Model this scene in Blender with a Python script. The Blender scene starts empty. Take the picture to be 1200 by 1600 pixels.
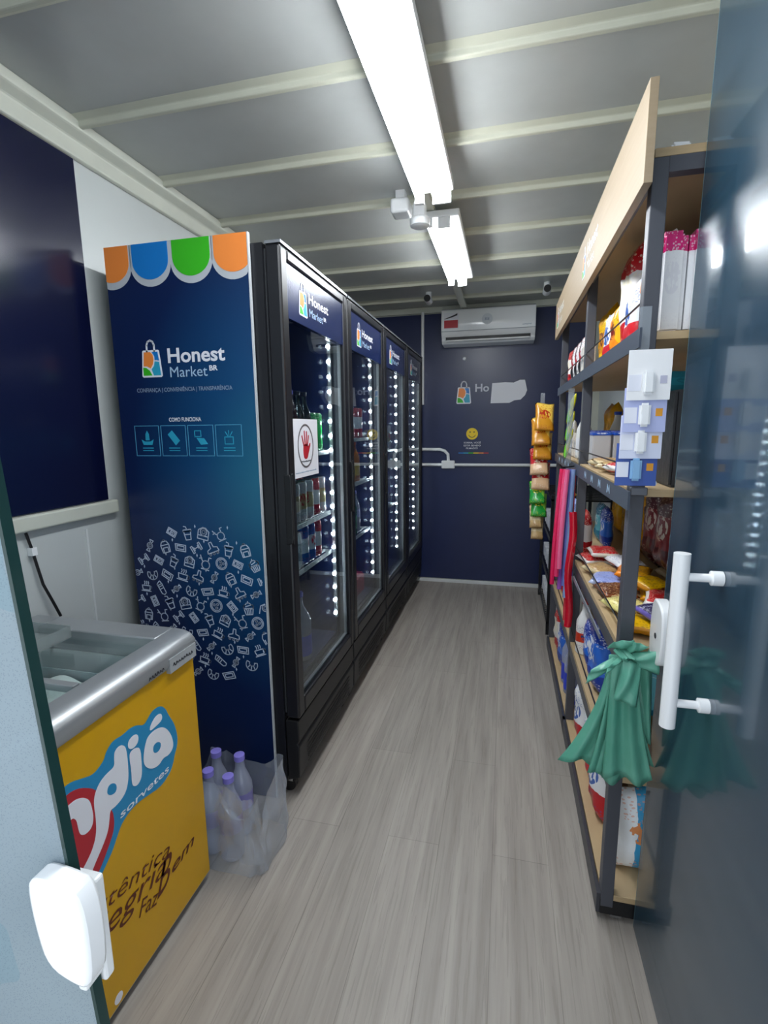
import bpy, bmesh, math, random
from mathutils import Vector, Matrix
from math import sin, cos, pi, radians
sc = bpy.context.scene
COL = sc.collection

# ------------------------------------------------------------------ camera, world, exposure
cam_d = bpy.data.cameras.new('camera'); cam = bpy.data.objects.new('camera', cam_d); COL.objects.link(cam)
yaw, pitch, roll = 2.40355145e-01, -1.67186131e-01, -1.13881533e-02
_f = Vector((-sin(yaw)*cos(pitch), cos(yaw)*cos(pitch), sin(pitch))); _r = Vector((cos(yaw), sin(yaw), 0)); _u = _r.cross(_f)
_r2 = _r*cos(roll) + _u*sin(roll); _u2 = _u*cos(roll) - _r*sin(roll)
_m = Matrix((_r2, _u2, -_f)).transposed().to_4x4(); _m.translation = (0, 0, 1.4)
cam.matrix_world = _m
cam_d.sensor_fit = 'HORIZONTAL'; cam_d.sensor_width = 36; cam_d.lens = 774.326*36/1200
cam_d.clip_start = 0.02
sc.camera = cam
sc.view_settings.view_transform = 'Standard'; sc.view_settings.look = 'None'
sc.view_settings.gamma = 1; sc.view_settings.use_curve_mapping = False
sc.view_settings.exposure = 0.0
w = bpy.data.worlds.new('daylight'); sc.world = w; w.use_nodes = True
w.node_tree.nodes['Background'].inputs[0].default_value = (0.84, 0.92, 1.0, 1)
w.node_tree.nodes['Background'].inputs[1].default_value = 1.6
TUBE = 40.0
LED = 120.0

# ------------------------------------------------------------------ materials
def hexc(h):
    h = h.lstrip('#'); o = []
    for i in (0, 2, 4):
        c = int(h[i:i+2], 16)/255
        o.append(c/12.92 if c <= 0.04045 else ((c+0.055)/1.055)**2.4)
    return (*o, 1)
MATS = {}
class NT:
    def __init__(s, name):
        s.m = bpy.data.materials.new(name); s.m.use_nodes = True; s.t = s.m.node_tree
        s.p = s.t.nodes['Principled BSDF']; s.out = s.t.nodes['Material Output']
    def n(s, typ, **k):
        nd = s.t.nodes.new(typ)
        for a, v in k.items(): setattr(nd, a, v)
        return nd
    def l(s, a, b): s.t.links.new(a, b)
    def val(s, sock, v):
        if hasattr(v, 'links'): s.l(v, sock)
        else: sock.default_value = v
    def math(s, op, a, b=0.0, c=None):
        nd = s.n('ShaderNodeMath', operation=op); s.val(nd.inputs[0], a); s.val(nd.inputs[1], b)
        if c is not None: s.val(nd.inputs[2], c)
        return nd.outputs[0]
    def mix(s, f, a, b):
        nd = s.n('ShaderNodeMix', data_type='RGBA'); s.val(nd.inputs[0], f); s.val(nd.inputs[6], a); s.val(nd.inputs[7], b)
        return nd.outputs[2]
    def coord(s, which='Object', scale=(1, 1, 1)):
        tc = s.n('ShaderNodeTexCoord'); mp = s.n('ShaderNodeMapping'); mp.inputs['Scale'].default_value = scale
        s.l(tc.outputs[which], mp.inputs[0]); return mp.outputs[0]
    def noise(s, vec, scale=5, detail=3, rough=0.5):
        nd = s.n('ShaderNodeTexNoise'); s.l(vec, nd.inputs['Vector']); nd.inputs['Scale'].default_value = scale
        nd.inputs['Detail'].default_value = detail; nd.inputs['Roughness'].default_value = rough; return nd.outputs[0]
    def bump(s, h, strength=0.2, dist=0.01):
        b = s.n('ShaderNodeBump'); b.inputs['Strength'].default_value = strength; b.inputs['Distance'].default_value = dist
        s.l(h, b.inputs['Height']); s.l(b.outputs[0], s.p.inputs['Normal'])
def M(key, col='808080', rough=0.5, metal=0, vary=0.06, bump=0.0, bscale=40, spec=0.5, coat=0):
    if key in MATS: return MATS[key]
    t = NT(key); c = hexc(col)
    v = t.noise(t.coord(), 9, 3)
    dark = tuple(x*(1-vary*2) for x in c[:3]) + (1,)
    light = tuple(min(1, x*(1+vary)) for x in c[:3]) + (1,)
    t.l(t.mix(v, dark, light), t.p.inputs['Base Color'])
    t.p.inputs['Roughness'].default_value = rough; t.p.inputs['Metallic'].default_value = metal
    t.p.inputs['Specular IOR Level'].default_value = spec; t.p.inputs['Coat Weight'].default_value = coat
    t.p.inputs['Coat Roughness'].default_value = 0.05
    if bump: t.bump(t.noise(t.coord(), bscale, 3), bump, 0.005)
    MATS[key] = t.m; return t.m
def emis(key, col, strength):
    if key in MATS: return MATS[key]
    t = NT(key); e = t.n('ShaderNodeEmission'); e.inputs[0].default_value = hexc(col); e.inputs[1].default_value = strength
    t.l(e.outputs[0], t.out.inputs[0]); MATS[key] = t.m; return t.m
def schlick(t, f0=.04):
    g = t.n('ShaderNodeNewGeometry'); d = t.n('ShaderNodeVectorMath', operation='DOT_PRODUCT'); t.l(g.outputs['Normal'], d.inputs[0]); t.l(g.outputs['Incoming'], d.inputs[1])
    c = t.math('SUBTRACT', 1.0, t.math('ABSOLUTE', d.outputs['Value'])); return t.math('ADD', t.math('MULTIPLY', t.math('POWER', c, 5.0), 1-f0), f0)
def clear(key, tint='ffffff', gloss=0.12, rough=0.05, body=0.0, bodycol='ffffff', ior=1.45):
    """thin clear sheet: transparent + mirror by Fresnel + a little body colour"""
    if key in MATS: return MATS[key]
    t = NT(key)
    tr = t.n('ShaderNodeBsdfTransparent'); tr.inputs[0].default_value = hexc(tint)
    gl = t.n('ShaderNodeBsdfGlossy'); gl.inputs['Roughness'].default_value = rough
    f = t.math('ADD', schlick(t), gloss)
    a = t.n('ShaderNodeMixShader'); t.l(f, a.inputs[0]); t.l(tr.outputs[0], a.inputs[1]); t.l(gl.outputs[0], a.inputs[2])
    df = t.n('ShaderNodeBsdfDiffuse'); df.inputs[0].default_value = hexc(bodycol)
    b = t.n('ShaderNodeMixShader'); b.inputs[0].default_value = body; t.l(a.outputs[0], b.inputs[1]); t.l(df.outputs[0], b.inputs[2])
    t.l(b.outputs[0], t.out.inputs[0]); MATS[key] = t.m; return t.m
def PM(key, c1, c2, c3, lay='band', rough=0.28):
    """printed packet: base colour, second field and accent blobs in the packet's own coordinates"""
    if key in MATS: return MATS[key]
    t = NT(key); g = t.coord('Generated'); sp = t.n('ShaderNodeSeparateXYZ'); t.l(g, sp.inputs[0])
    x, y, z = sp.outputs
    nz = t.noise(t.coord('Object'), 22, 2)
    wob = t.math('MULTIPLY', t.math('SUBTRACT', nz, 0.5), 0.10)
    if lay == 'lie': z = y
    zz = t.math('ADD', z, wob); xx = t.math('ADD', x, wob)
    if lay in ('band', 'lie'): m = t.math('LESS_THAN', t.math('ABSOLUTE', t.math('SUBTRACT', zz, 0.5)), 0.2)
    elif lay == 'top': m = t.math('GREATER_THAN', zz, 0.80)
    elif lay == 'low': m = t.math('LESS_THAN', zz, 0.38)
    elif lay == 'diag': m = t.math('GREATER_THAN', t.math('ADD', t.math('MULTIPLY', xx, 0.8), zz), 1.0)
    else: m = t.math('LESS_THAN', t.math('ABSOLUTE', t.math('SUBTRACT', xx, 0.5)), 0.18)
    dx = t.math('SUBTRACT', x, 0.5); dz = t.math('SUBTRACT', zz, 0.55)
    d = t.math('ADD', t.math('MULTIPLY', t.math('MULTIPLY', dx, dx), 1.6), t.math('MULTIPLY', t.math('MULTIPLY', dz, dz), 5.0))
    ring = t.math('MULTIPLY', t.math('LESS_THAN', d, 0.13), t.math('GREATER_THAN', t.noise(g, 9, 2), 0.46))
    col = t.mix(m, hexc(c1), hexc(c2)); col = t.mix(ring, col, hexc(c3))
    cell = t.n('ShaderNodeTexVoronoi'); cell.inputs['Scale'].default_value = 1.0
    mp2 = t.n('ShaderNodeMapping'); mp2.inputs['Scale'].default_value = (11, 11, 34); t.l(g, mp2.inputs[0]); t.l(mp2.outputs[0], cell.inputs['Vector'])
    fine = t.math('MULTIPLY', t.math('LESS_THAN', cell.outputs['Distance'], .34), t.math('GREATER_THAN', t.math('ABSOLUTE', t.math('SUBTRACT', zz, 0.42)), .24))
    col = t.mix(t.math('MULTIPLY', fine, .55), col, hexc(c3))
    t.l(col, t.p.inputs['Base Color']); t.p.inputs['Roughness'].default_value = rough
    t.bump(t.noise(t.coord('Object'), 30, 3), 0.35, 0.006)
    MATS[key] = t.m; return t.m

def floor_mat():
    t = NT('grey wood vinyl planks')
    tc = t.n('ShaderNodeTexCoord'); sp = t.n('ShaderNodeSeparateXYZ'); t.l(tc.outputs['Object'], sp.inputs[0])
    cb = t.n('ShaderNodeCombineXYZ'); t.l(sp.outputs[1], cb.inputs[0]); t.l(sp.outputs[0], cb.inputs[1])
    br = t.n('ShaderNodeTexBrick'); t.l(cb.outputs[0], br.inputs['Vector'])
    br.offset = 0.37; br.inputs['Scale'].default_value = 1; br.inputs['Brick Width'].default_value = 1.22; br.inputs['Row Height'].default_value = 0.178
    br.inputs['Mortar Size'].default_value = 0.0011; br.inputs['Mortar Smooth'].default_value = 0.2; br.inputs['Bias'].default_value = 0
    br.inputs['Color1'].default_value = hexc('8c857e'); br.inputs['Color2'].default_value = hexc('a29a92'); br.inputs['Mortar'].default_value = hexc('5a544f')
    g1 = t.noise(t.coord('Object', (34, 1.3, 1)), 1.0, 5, 0.6); g2 = t.noise(t.coord('Object', (120, 4, 1)), 1.0, 3, 0.6)
    g3 = t.noise(t.coord('Object', (11, 1.0, 1)), 1.0, 3, 0.6)
    r = t.n('ShaderNodeValToRGB'); r.color_ramp.elements[0].position = .3; r.color_ramp.elements[0].color = hexc('6e665f')
    r.color_ramp.elements[1].position = .7; r.color_ramp.elements[1].color = hexc('bdb6ad'); t.l(t.math('ADD', t.math('MULTIPLY', g1, .55), t.math('MULTIPLY', g3, .45)), r.inputs[0])
    c = t.mix(0.52, br.outputs['Color'], r.outputs[0])
    c2 = t.mix(t.math('MULTIPLY', t.math('GREATER_THAN', g2, 0.58), 0.18), c, hexc('57504a'))
    t.l(c2, t.p.inputs['Base Color']); t.p.inputs['Roughness'].default_value = 0.42; t.p.inputs['Specular IOR Level'].default_value = .45
    t.bump(t.math('SUBTRACT', g1, t.math('MULTIPLY', br.outputs['Fac'], 1.5)), 0.12, 0.002)
    return t.m
def navy_panel_mat():
    t = NT('printed navy to teal film'); g = t.coord('Generated'); sp = t.n('ShaderNodeSeparateXYZ'); t.l(g, sp.inputs[0])
    x, z = sp.outputs[0], sp.outputs[2]
    dx = t.math('SUBTRACT', x, 1.05); dz = t.math('SUBTRACT', z, 0.6)
    d = t.math('SQRT', t.math('ADD', t.math('MULTIPLY', t.math('MULTIPLY', dx, dx), 0.75), t.math('MULTIPLY', t.math('MULTIPLY', dz, dz), 4.5)))
    r = t.n('ShaderNodeValToRGB'); t.l(d, r.inputs[0])
    e = r.color_ramp.elements; e[0].position = 0.0; e[0].color = hexc('1a6a86'); e[1].position = 0.85; e[1].color = hexc('0b1f4a')
    m = e.new(0.4); m.color = hexc('0f4470')
    t.l(r.outputs[0], t.p.inputs['Base Color']); t.p.inputs['Roughness'].default_value = 0.3
    t.p.inputs['Specular IOR Level'].default_value = 0.35
    return t.m
def wood_mat(key, a, b):
    t = NT(key); n = t.noise(t.coord('Object', (6, 1.5, 40)), 3, 4); t.l(t.mix(n, hexc(a), hexc(b)), t.p.inputs['Base Color'])
    t.p.inputs['Roughness'].default_value = 0.5; return t.m
def leftfilm_mat():
    t = NT('perforated pale window film')
    n = t.noise(t.coord('Object'), 1.6, 3); n2 = t.noise(t.coord('Object', (1, 1, 1)), 4.5, 2)
    c = t.mix(n, hexc('6f8a9c'), hexc('c3ced2')); c = t.mix(t.math('MULTIPLY', t.math('GREATER_THAN', n2, .56), .35), c, hexc('7fa9b8'))
    v = t.n('ShaderNodeTexVoronoi'); v.inputs['Scale'].default_value = 420; t.l(t.coord(), v.inputs['Vector'])
    c = t.mix(t.math('MULTIPLY', t.math('LESS_THAN', v.outputs['Distance'], .3), .25), c, hexc('5b6f80'))
    t.l(c, t.p.inputs['Base Color']); t.p.inputs['Roughness'].default_value = .25
    tl = t.n('ShaderNodeBsdfTranslucent'); t.l(c, tl.inputs[0])
    tr = t.n('ShaderNodeBsdfTransparent'); tr.inputs[0].default_value = hexc('cfe0ea')
    a = t.n('ShaderNodeMixShader'); a.inputs[0].default_value = .3; t.l(t.p.outputs[0], a.inputs[1]); t.l(tl.outputs[0], a.inputs[2])
    b = t.n('ShaderNodeMixShader'); b.inputs[0].default_value = .16; t.l(a.outputs[0], b.inputs[1]); t.l(tr.outputs[0], b.inputs[2])
    t.l(b.outputs[0], t.out.inputs[0]); return t.m
def rightfilm_mat():
    t = NT('navy see-through door film')
    n = t.noise(t.coord('Object'), 1.7, 4)
    c = t.mix(n, hexc('2a3f56'), hexc('2e5667')); t.l(c, t.p.inputs['Base Color'])
    t.p.inputs['Roughness'].default_value = .24; t.p.inputs['Specular IOR Level'].default_value = .8
    tr = t.n('ShaderNodeBsdfTransparent'); tr.inputs[0].default_value = hexc('9fb4c4')
    a = t.n('ShaderNodeMixShader'); a.inputs[0].default_value = .25; t.l(t.p.outputs[0], a.inputs[1]); t.l(tr.outputs[0], a.inputs[2])
    gl = t.n('ShaderNodeBsdfGlossy'); gl.inputs['Roughness'].default_value = .06
    b = t.n('ShaderNodeMixShader'); t.l(t.math('MULTIPLY', schlick(t), .6), b.inputs[0]); t.l(a.outputs[0], b.inputs[1]); t.l(gl.outputs[0], b.inputs[2])
    t.l(b.outputs[0], t.out.inputs[0]); return t.m
FLOOR = floor_mat(); PANEL = navy_panel_mat()
WOOD = wood_mat('pale oak board', 'a88f6c', 'c0a882'); HEADW = wood_mat('beige maple header', '99866a', 'a6937a')
CEIL = M('painted steel ceiling', 'b6b9b7', .33, 0, .05, spec=.6)
RIB = M('cream ceiling rib', 'c6c7b6', .4); WHITEWALL = M('white sandwich panel', 'c0c5c4', .3, 0, .02, spec=.5)
TRIM = M('off-white trim', 'c6c9bd', .4); NAVYW = M('navy wall film', '202a52', .3, 0, .08); NAVYGLOSS = M('glossy navy film', '0a1030', .22, 0, .05)
BLK = M('black painted steel', '14151a', .32, 0, .1); BLKP = M('black plastic', '101114', .45); GREYP = M('graphite painted steel', '4b4d55', .4, 0, .06)
FASC = M('slate fascia', '3b4453', .45); WHITEP = M('white plastic', 'e9ebec', .35, 0, .02); WHITEG = M('glossy white enamel', 'f4f6f8', .15, 0, .01)
GASK = M('grey rubber', '3a3c40', .6); CHROME = M('brushed steel', 'b5b8bb', .25, 1); SILVER = M('silver aluminium rim', 'a9adb0', .34, .55)
YEL = M('yellow freezer film', 'cf9c00', .35, 0, .03); SKY = M('sky blue print', '1a86b8', .35, 0, .01); RED = M('red print', 'b5202f', .35, 0, .02)
WPR = M('white print', 'e6e7ee', .4, 0, .01); BROWN = M('brown ink', '5b1f08', .5, 0, .02); INK = M('dark ink', '2a2c33', .5)
CYANP = M('cyan print', '2aa0c0', .4, 0, .02); ORG = M('orange print', 'f08a3c', .4, 0, .01); GRN = M('green print', '36b21c', .4, 0, .01); BLU = M('blue print', '0f76c4', .4, 0, .01)
PALE = M('pale blue print', 'a8c4dc', .5, 0, .01); GREYPR = M('grey print', '8d9fb5', .5); LBLUE = M('boxed icon blue', '4f9fc4', .5)
INTN = M('dark cooler liner', '16244a', .3, 0, .1, spec=.6); GLASS = clear('cooler door glass', 'eef3f5', .0, .01)
TINT = M('green glass edge', '1f3a38', .15); YELP = M('yellow print', 'f2d020', .4, 0, .01)

# ------------------------------------------------------------------ mesh helpers
class MB:
    def __init__(s): s.v = []; s.f = []; s.mi = []; s.cur = 0
    def add(s, vs, fs):
        o = len(s.v); s.v += [tuple(p) for p in vs]; s.f += [tuple(i+o for i in f) for f in fs]; s.mi += [s.cur]*len(fs); return s
    def box(s, x0, x1, y0, y1, z0, z1):
        return s.add([(x0,y0,z0),(x1,y0,z0),(x1,y1,z0),(x0,y1,z0),(x0,y0,z1),(x1,y0,z1),(x1,y1,z1),(x0,y1,z1)],
                     [(0,3,2,1),(4,5,6,7),(0,1,5,4),(1,2,6,5),(2,3,7,6),(3,0,4,7)])
    def lathe(s, prof, c=(0,0,0), n=16, axis='Z', cap=True):
        vs = []; fs = []
        for r, h in prof:
            for k in range(n):
                a = 2*pi*k/n; p = (r*cos(a), r*sin(a), h)
                if axis == 'X': p = (p[2], p[0], p[1])
                elif axis == 'Y': p = (p[1], p[2], p[0])
                vs.append((p[0]+c[0], p[1]+c[1], p[2]+c[2]))
        for i in range(len(prof)-1):
            for k in range(n):
                k2 = (k+1) % n; fs.append((i*n+k, i*n+k2, (i+1)*n+k2, (i+1)*n+k))
        if cap:
            fs.append(tuple(range(n))[::-1]); fs.append(tuple((len(prof)-1)*n+k for k in range(n)))
        return s.add(vs, fs)
    def cyl(s, c, r, h, axis='Z', n=16): return s.lathe([(r, 0), (r, h)], c, n, axis)
    def tube(s, pts, r, n=8):
        pts = [Vector(p) for p in pts]; vs = []; fs = []
        for i, p in enumerate(pts):
            d = (pts[min(i+1, len(pts)-1)]-pts[max(i-1, 0)]).normalized()
            a = d.cross(Vector((0, 0, 1)) if abs(d.z) < .9 else Vector((1, 0, 0))).normalized(); b = d.cross(a)
            for k in range(n): q = p + (a*cos(2*pi*k/n)+b*sin(2*pi*k/n))*r; vs.append(q)
        for i in range(len(pts)-1):
            for k in range(n):
                k2 = (k+1) % n; fs.append((i*n+k, i*n+k2, (i+1)*n+k2, (i+1)*n+k))
        fs.append(tuple(range(n))[::-1]); fs.append(tuple((len(pts)-1)*n+k for k in range(n)))
        return s.add(vs, fs)
    def prism(s, poly, to3, h):
        """poly in 2-D, to3(u,v,w) -> 3-D, thickness h"""
        n = len(poly); vs = [to3(u, v, 0) for u, v in poly]+[to3(u, v, h) for u, v in poly]
        fs = [tuple(range(n))[::-1], tuple(range(n, 2*n))]+[(i, (i+1) % n, n+(i+1) % n, n+i) for i in range(n)]
        return s.add(vs, fs)
    def grid(s, fn, nu, nv):
        vs = [fn(i/nu, j/nv) for j in range(nv+1) for i in range(nu+1)]
        fs = [(j*(nu+1)+i, j*(nu+1)+i+1, (j+1)*(nu+1)+i+1, (j+1)*(nu+1)+i) for j in range(nv) for i in range(nu)]
        return s.add(vs, fs)
    def stroke(s, pts, wd, to3, h):
        for (a, b) in zip(pts[:-1], pts[1:]):
            dx, dy = b[0]-a[0], b[1]-a[1]; L = math.hypot(dx, dy)
            if L < 1e-6: continue
            nx, ny = -dy/L*wd/2, dx/L*wd/2; ex, ey = dx/L*wd*.3, dy/L*wd*.3
            s.prism([(a[0]-ex+nx, a[1]-ey+ny), (a[0]-ex-nx, a[1]-ey-ny), (b[0]+ex-nx, b[1]+ey-ny), (b[0]+ex+nx, b[1]+ey+ny)], to3, h)
        return s
    def mesh(s, name, mats, smooth=False, off=(0, 0, 0), fix=True):
        me = bpy.data.meshes.new(name); me.from_pydata([(p[0]-off[0], p[1]-off[1], p[2]-off[2]) for p in s.v], [], s.f)
        for m in (mats if isinstance(mats, (list, tuple)) else [mats]): me.materials.append(m)
        me.polygons.foreach_set('material_index', s.mi)
        if fix:
            bm = bmesh.new(); bm.from_mesh(me); bmesh.ops.recalc_face_normals(bm, faces=bm.faces); bm.to_mesh(me); bm.free()
        if smooth:
            me.shade_smooth()
            try: me.set_sharp_from_angle(angle=radians(38))
            except Exception: pass
        return me
def bx(*a): return MB().box(*a)
def rootloc(o):
    while o.parent: o = o.parent
    return o.location
def tag(o, label=None, cat=None, group=None, kind=None):
    if label: o['label'] = label
    if cat: o['category'] = cat
    if group: o['group'] = group
    if kind: o['kind'] = kind
    return o
def thing(name, label, cat, loc=(0, 0, 0), group=None):
    o = bpy.data.objects.new(name, None); o.empty_display_size = .05; COL.objects.link(o); o.location = loc
    return tag(o, label, cat, group)
def obj(name, mb, mats, parent=None, smooth=False, bevel=0, label=None, loc=None, seg=2):
    if parent is None and loc is None:
        xs = [p[0] for p in mb.v]; ys = [p[1] for p in mb.v]; loc = ((min(xs)+max(xs))/2, (min(ys)+max(ys))/2, min(p[2] for p in mb.v))
    off = rootloc(parent) if parent else Vector(loc)
    me = mb.mesh(name, mats, smooth, off)
    o = bpy.data.objects.new(name, me); COL.objects.link(o)
    if parent: o.parent = parent
    else: o.location = loc
    if bevel:
        b = o.modifiers.new('bevel', 'BEVEL'); b.width = bevel; b.segments = seg; b.limit_method = 'ANGLE'
    if label: o['label'] = label
    return o
def struct(name, mb, mats, **k): o = obj(name, mb, mats, **k); o['kind'] = 'structure'; return o
def text(name, body, mat, parent, O, U, V, h=1.0, wid=None, bold=0.0, th=.0006, align='LEFT'):
    """text whose baseline starts at O and runs along U (len = width of text if wid) with height vector V"""
    cu = bpy.data.curves.new(name, 'FONT'); cu.body = body; cu.size = 1; cu.offset = bold; cu.align_x = align; cu.resolution_u = 3
    t = bpy.data.objects.new('t', cu); COL.objects.link(t); dg = bpy.context.evaluated_depsgraph_get(); dg.update()
    me = bpy.data.meshes.new_from_object(t.evaluated_get(dg)); bpy.data.objects.remove(t)
    xs = [v.co.x for v in me.vertices]; x0, x1 = min(xs), max(xs)
    O, U, V = Vector(O), Vector(U), Vector(V); N = U.cross(V).normalized(); off = rootloc(parent)
    k = 1.0/(x1-x0) if wid else 1.0
    for v in me.vertices:
        c = v.co.copy(); v.co = O + U*((c.x-(x0 if wid else 0))*k) + V*(c.y/0.72) + N*th - off
    me.materials.clear(); me.materials.append(mat); me.name = name
    o = bpy.data.objects.new(name, me); COL.objects.link(o); o.parent = parent; return o

def marks(name, mat, parent, O, U, V, n, seed=1):
    """worn, unreadable row of small print marks"""
    rnd = random.Random(seed); O, U, V = Vector(O), Vector(U), Vector(V); N = U.cross(V).normalized()
    b = MB(); t3 = lambda u, v, h: tuple(O+U*u+V*v+N*h)
    for k in range(n):
        u = (k+.1)/n; w_ = .7/n
        b.stroke([(u, rnd.uniform(0, .3)), (u+w_*.5, rnd.uniform(.7, 1)), (u+w_, rnd.uniform(0, .4))], .28/n, t3, .0006)
    return obj(name, b, mat, parent)
# ------------------------------------------------------------------ room shell
XL, XR, YB, ZC = -1.44, .72, 4.40, 2.405
struct('floor', bx(XL-.05, XR+.05, -.6, YB+.05, -.05, 0), FLOOR)
struct('ceiling', bx(XL-.05, XR+.05, .25, YB+.05, ZC, ZC+.05), CEIL)
for i, y in enumerate((.68, 1.105, 1.53, 1.945, 2.37, 2.80, 3.23, 3.65, 4.08)):
    b = MB()
    prof = [(-.04, ZC), (-.012, ZC-.008), (-.009, ZC-.024), (.009, ZC-.024), (.012, ZC-.008), (.04, ZC)]
    b.prism(prof, lambda u, v, h, y=y: (XL+.03+h, y+u, v), XR-XL-.06)
    struct('trim_%d' % (i+1), b, RIB, bevel=.004)
wl = MB(); wl.box(XL-.05, XL, .25, YB+.05, 0, ZC)
struct('wall_left', wl, WHITEWALL)
jn = MB()
for y in (.9, 1.425, 1.95): jn.box(XL, XL+.004, y-.004, y+.004, 0, 1.06)
struct('trim_10', jn, M('panel joint', 'd8dcdc', .4))
struct('wall_right', bx(XR, XR+.05, .25, YB+.05, 0, ZC), WHITEWALL)
struct('wall_back', bx(XL, XR, YB, YB+.05, 0, ZC), TRIM)
struct('trim_11', bx(XL, .67, YB-.004, YB, .035, 2.35), NAVYW)
struct('baseboard_back', bx(XL, XR, YB-.016, YB-.004, 0, .03), M('white skirting', 'dcdedf', .4), bevel=.003)
tl = MB()
tl.prism([(XL, ZC), (XL+.06, ZC), (XL+.055, ZC-.03), (XL+.022, ZC-.05), (XL+.018, ZC-.10), (XL, ZC-.105)], lambda u, v, h: (u, .25+h, v), YB-.25)
struct('trim_12', tl, TRIM, bevel=.006)
struct('trim_13', MB().prism([(XR, ZC), (XR-.05, ZC), (XR-.02, ZC-.05), (XR, ZC-.09)], lambda u, v, h: (u, .25+h, v), YB-.25), TRIM)
struct('trim_14', bx(XL+.06, XR-.05, YB-.03, YB, ZC-.05, ZC), TRIM, bevel=.006)
struct('trim_15', bx(.67, .72, YB-.02, YB-.001, .03, 2.35), TRIM)

# left wall: glossy navy print in a white frame
p = thing('wall_panel', 'glossy dark navy panel in a white frame on the left wall above the freezer', 'wall panel', (XL, .9, 1.15))
obj('film', bx(XL+.001, XL+.012, .3, 1.53, 1.152, 2.297), NAVYGLOSS, p)
obj('sill', bx(XL+.001, XL+.03, .3, 1.56, 1.10, 1.148), TRIM, p, bevel=.006)
c = MB().tube([(XL+.012, 1.19, 1.094), (XL+.012, 1.203, 1.04), (XL+.014, 1.212, .98), (XL+.016, 1.222, .92), (XL+.02, 1.243, .86), (XL+.025, 1.262, .80)], .0045)
cb = thing('power_cable', 'thin black cable hanging down the white left wall behind the freezer', 'cable', (XL, 1.2, .8))
obj('cord', c, BLKP, cb, True); obj('clip', bx(XL+.001, XL+.02, 1.196, 1.214, 1.02, 1.045), WHITEP, cb)

# ------------------------------------------------------------------ ceiling lights
TUBEM = emis('lit tube', 'f6fbff', TUBE)
def fixture(label, y0, y1, k, xc=-.272):
    t = thing('tube_light', label, 'ceiling light', (-.31, (y0+y1)/2, 2.30), 'lit tube fixtures under the ceiling')
    obj('housing', bx(-.385, -.225, y0, y1, 2.315, 2.345), WHITEP, t, bevel=.006)
    b = MB(); prof = [(-.038, 2.312), (-.036, 2.292), (-.022, 2.276), (.0, 2.27), (.022, 2.276), (.036, 2.292), (.038, 2.312)]
    b.prism(prof, lambda u, v, h: (xc+u*k, y0+.02+h, v), y1-y0-.04); obj('tube', b, TUBEM, t, True)
    obj('tube', MB().cyl((-.36, y0+.02, 2.297), .0135, y1-y0-.04, 'Y', 12), TUBEM, t, True)
    for y in (y0-.004, y1-.014):
        obj('end_cap', bx(-.378, -.342, y, y+.018, 2.278, 2.314), WHITEP, t); obj('end_cap', bx(xc-.038*k, xc+.038*k, y+.006, y+.018, 2.272, 2.314), WHITEP, t)
fixture('long bright double tube light nearest the entrance', .55, 2.13, .95)
fixture('shorter double tube light at the far end of the ceiling', 2.36, 3.32, .7, -.292)
obj_ = obj('cable_channel', bx(-.385, -.335, .5, YB-.03, 2.347, 2.369), TRIM, bevel=.003); tag(obj_, 'long white cable channel running along the ceiling above the tube lights', 'cable channel')
t = thing('junction_box', 'small white rounded junction box on the ceiling left of the light', 'junction box', (-.47, 2.30, 2.31))
obj('cover', bx(-.51, -.43, 2.25, 2.34, 2.31, 2.37), WHITEP, t, bevel=.012, seg=3); obj('base', bx(-.49, -.45, 2.27, 2.32, 2.37, ZC-.0), WHITEP, t)
t = thing('smoke_detector', 'round white sensor under the joint between the two tube lights', 'sensor', (-.385, 2.28, 2.25))
obj('cover', MB().lathe([(.03, 2.25), (.042, 2.256), (.044, 2.28), (.036, 2.29)], (-.385, 2.28, 0), 24), WHITEP, t, True)
obj('base', bx(-.41, -.36, 2.255, 2.305, 2.29, 2.346), WHITEP, t, bevel=.004)
def seccam(x, y, lab):
    t = thing('security_camera', lab, 'camera', (x, y, 2.32))
    obj('mount', MB().cyl((x, y+.04, 2.35), .022, ZC-2.35, 'Z', 16), WHITEP, t, True)
    obj('housing', MB().lathe([(.012, -.03), (.026, -.035), (.028, -.0), (.028, .06), (.02, .07)], (x, y, 2.345), 20, 'Y'), WHITEP, t, True)
    obj('lens', MB().lathe([(.0245, -.042), (.0245, -.03)], (x, y, 2.345), 20, 'Y'), BLKP, t, True)
seccam(-.595, 3.88, 'small bullet camera left of the cable channel by the back wall')
seccam(.251, 3.85, 'small bullet camera above the air conditioner right end, next to the shelves')

# ------------------------------------------------------------------ back wall
ac = thing('air_conditioner', 'white split air conditioner high on the navy back wall', 'air conditioner', (-.165, 4.3, 2.065))
prof = [(YB-.006, 2.345), (4.235, 2.345), (4.205, 2.33), (4.195, 2.28), (4.195, 2.17), (4.205, 2.145), (4.225, 2.125), (4.235, 2.115), (4.235, 2.098), (4.26, 2.075), (YB-.006, 2.068)]
obj('body', MB().prism(prof, lambda u, v, h: (-.535+h, u, v), .735), WHITEG, ac, True, bevel=.006)
obj('vent_slot', bx(-.50, .165, 4.222, 4.24, 2.100, 2.124), BLKP, ac)
obj('louver', bx(-.495, .16, 4.205, 4.245, 2.088, 2.1), WHITEP, ac, bevel=.003)
obj('louver', bx(-.535, .20, 4.1915, 4.196, 2.163, 2.167), M('grey seam', '9aa0a6'), ac)
el = obj('energy_label', bx(-.515, -.395, 4.192, 4.1945, 2.185, 2.305), WPR, ac, label='red and white energy label')
obj('red_field', bx(-.51, -.40, 4.1905, 4.192, 2.19, 2.25), RED, el)
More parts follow.
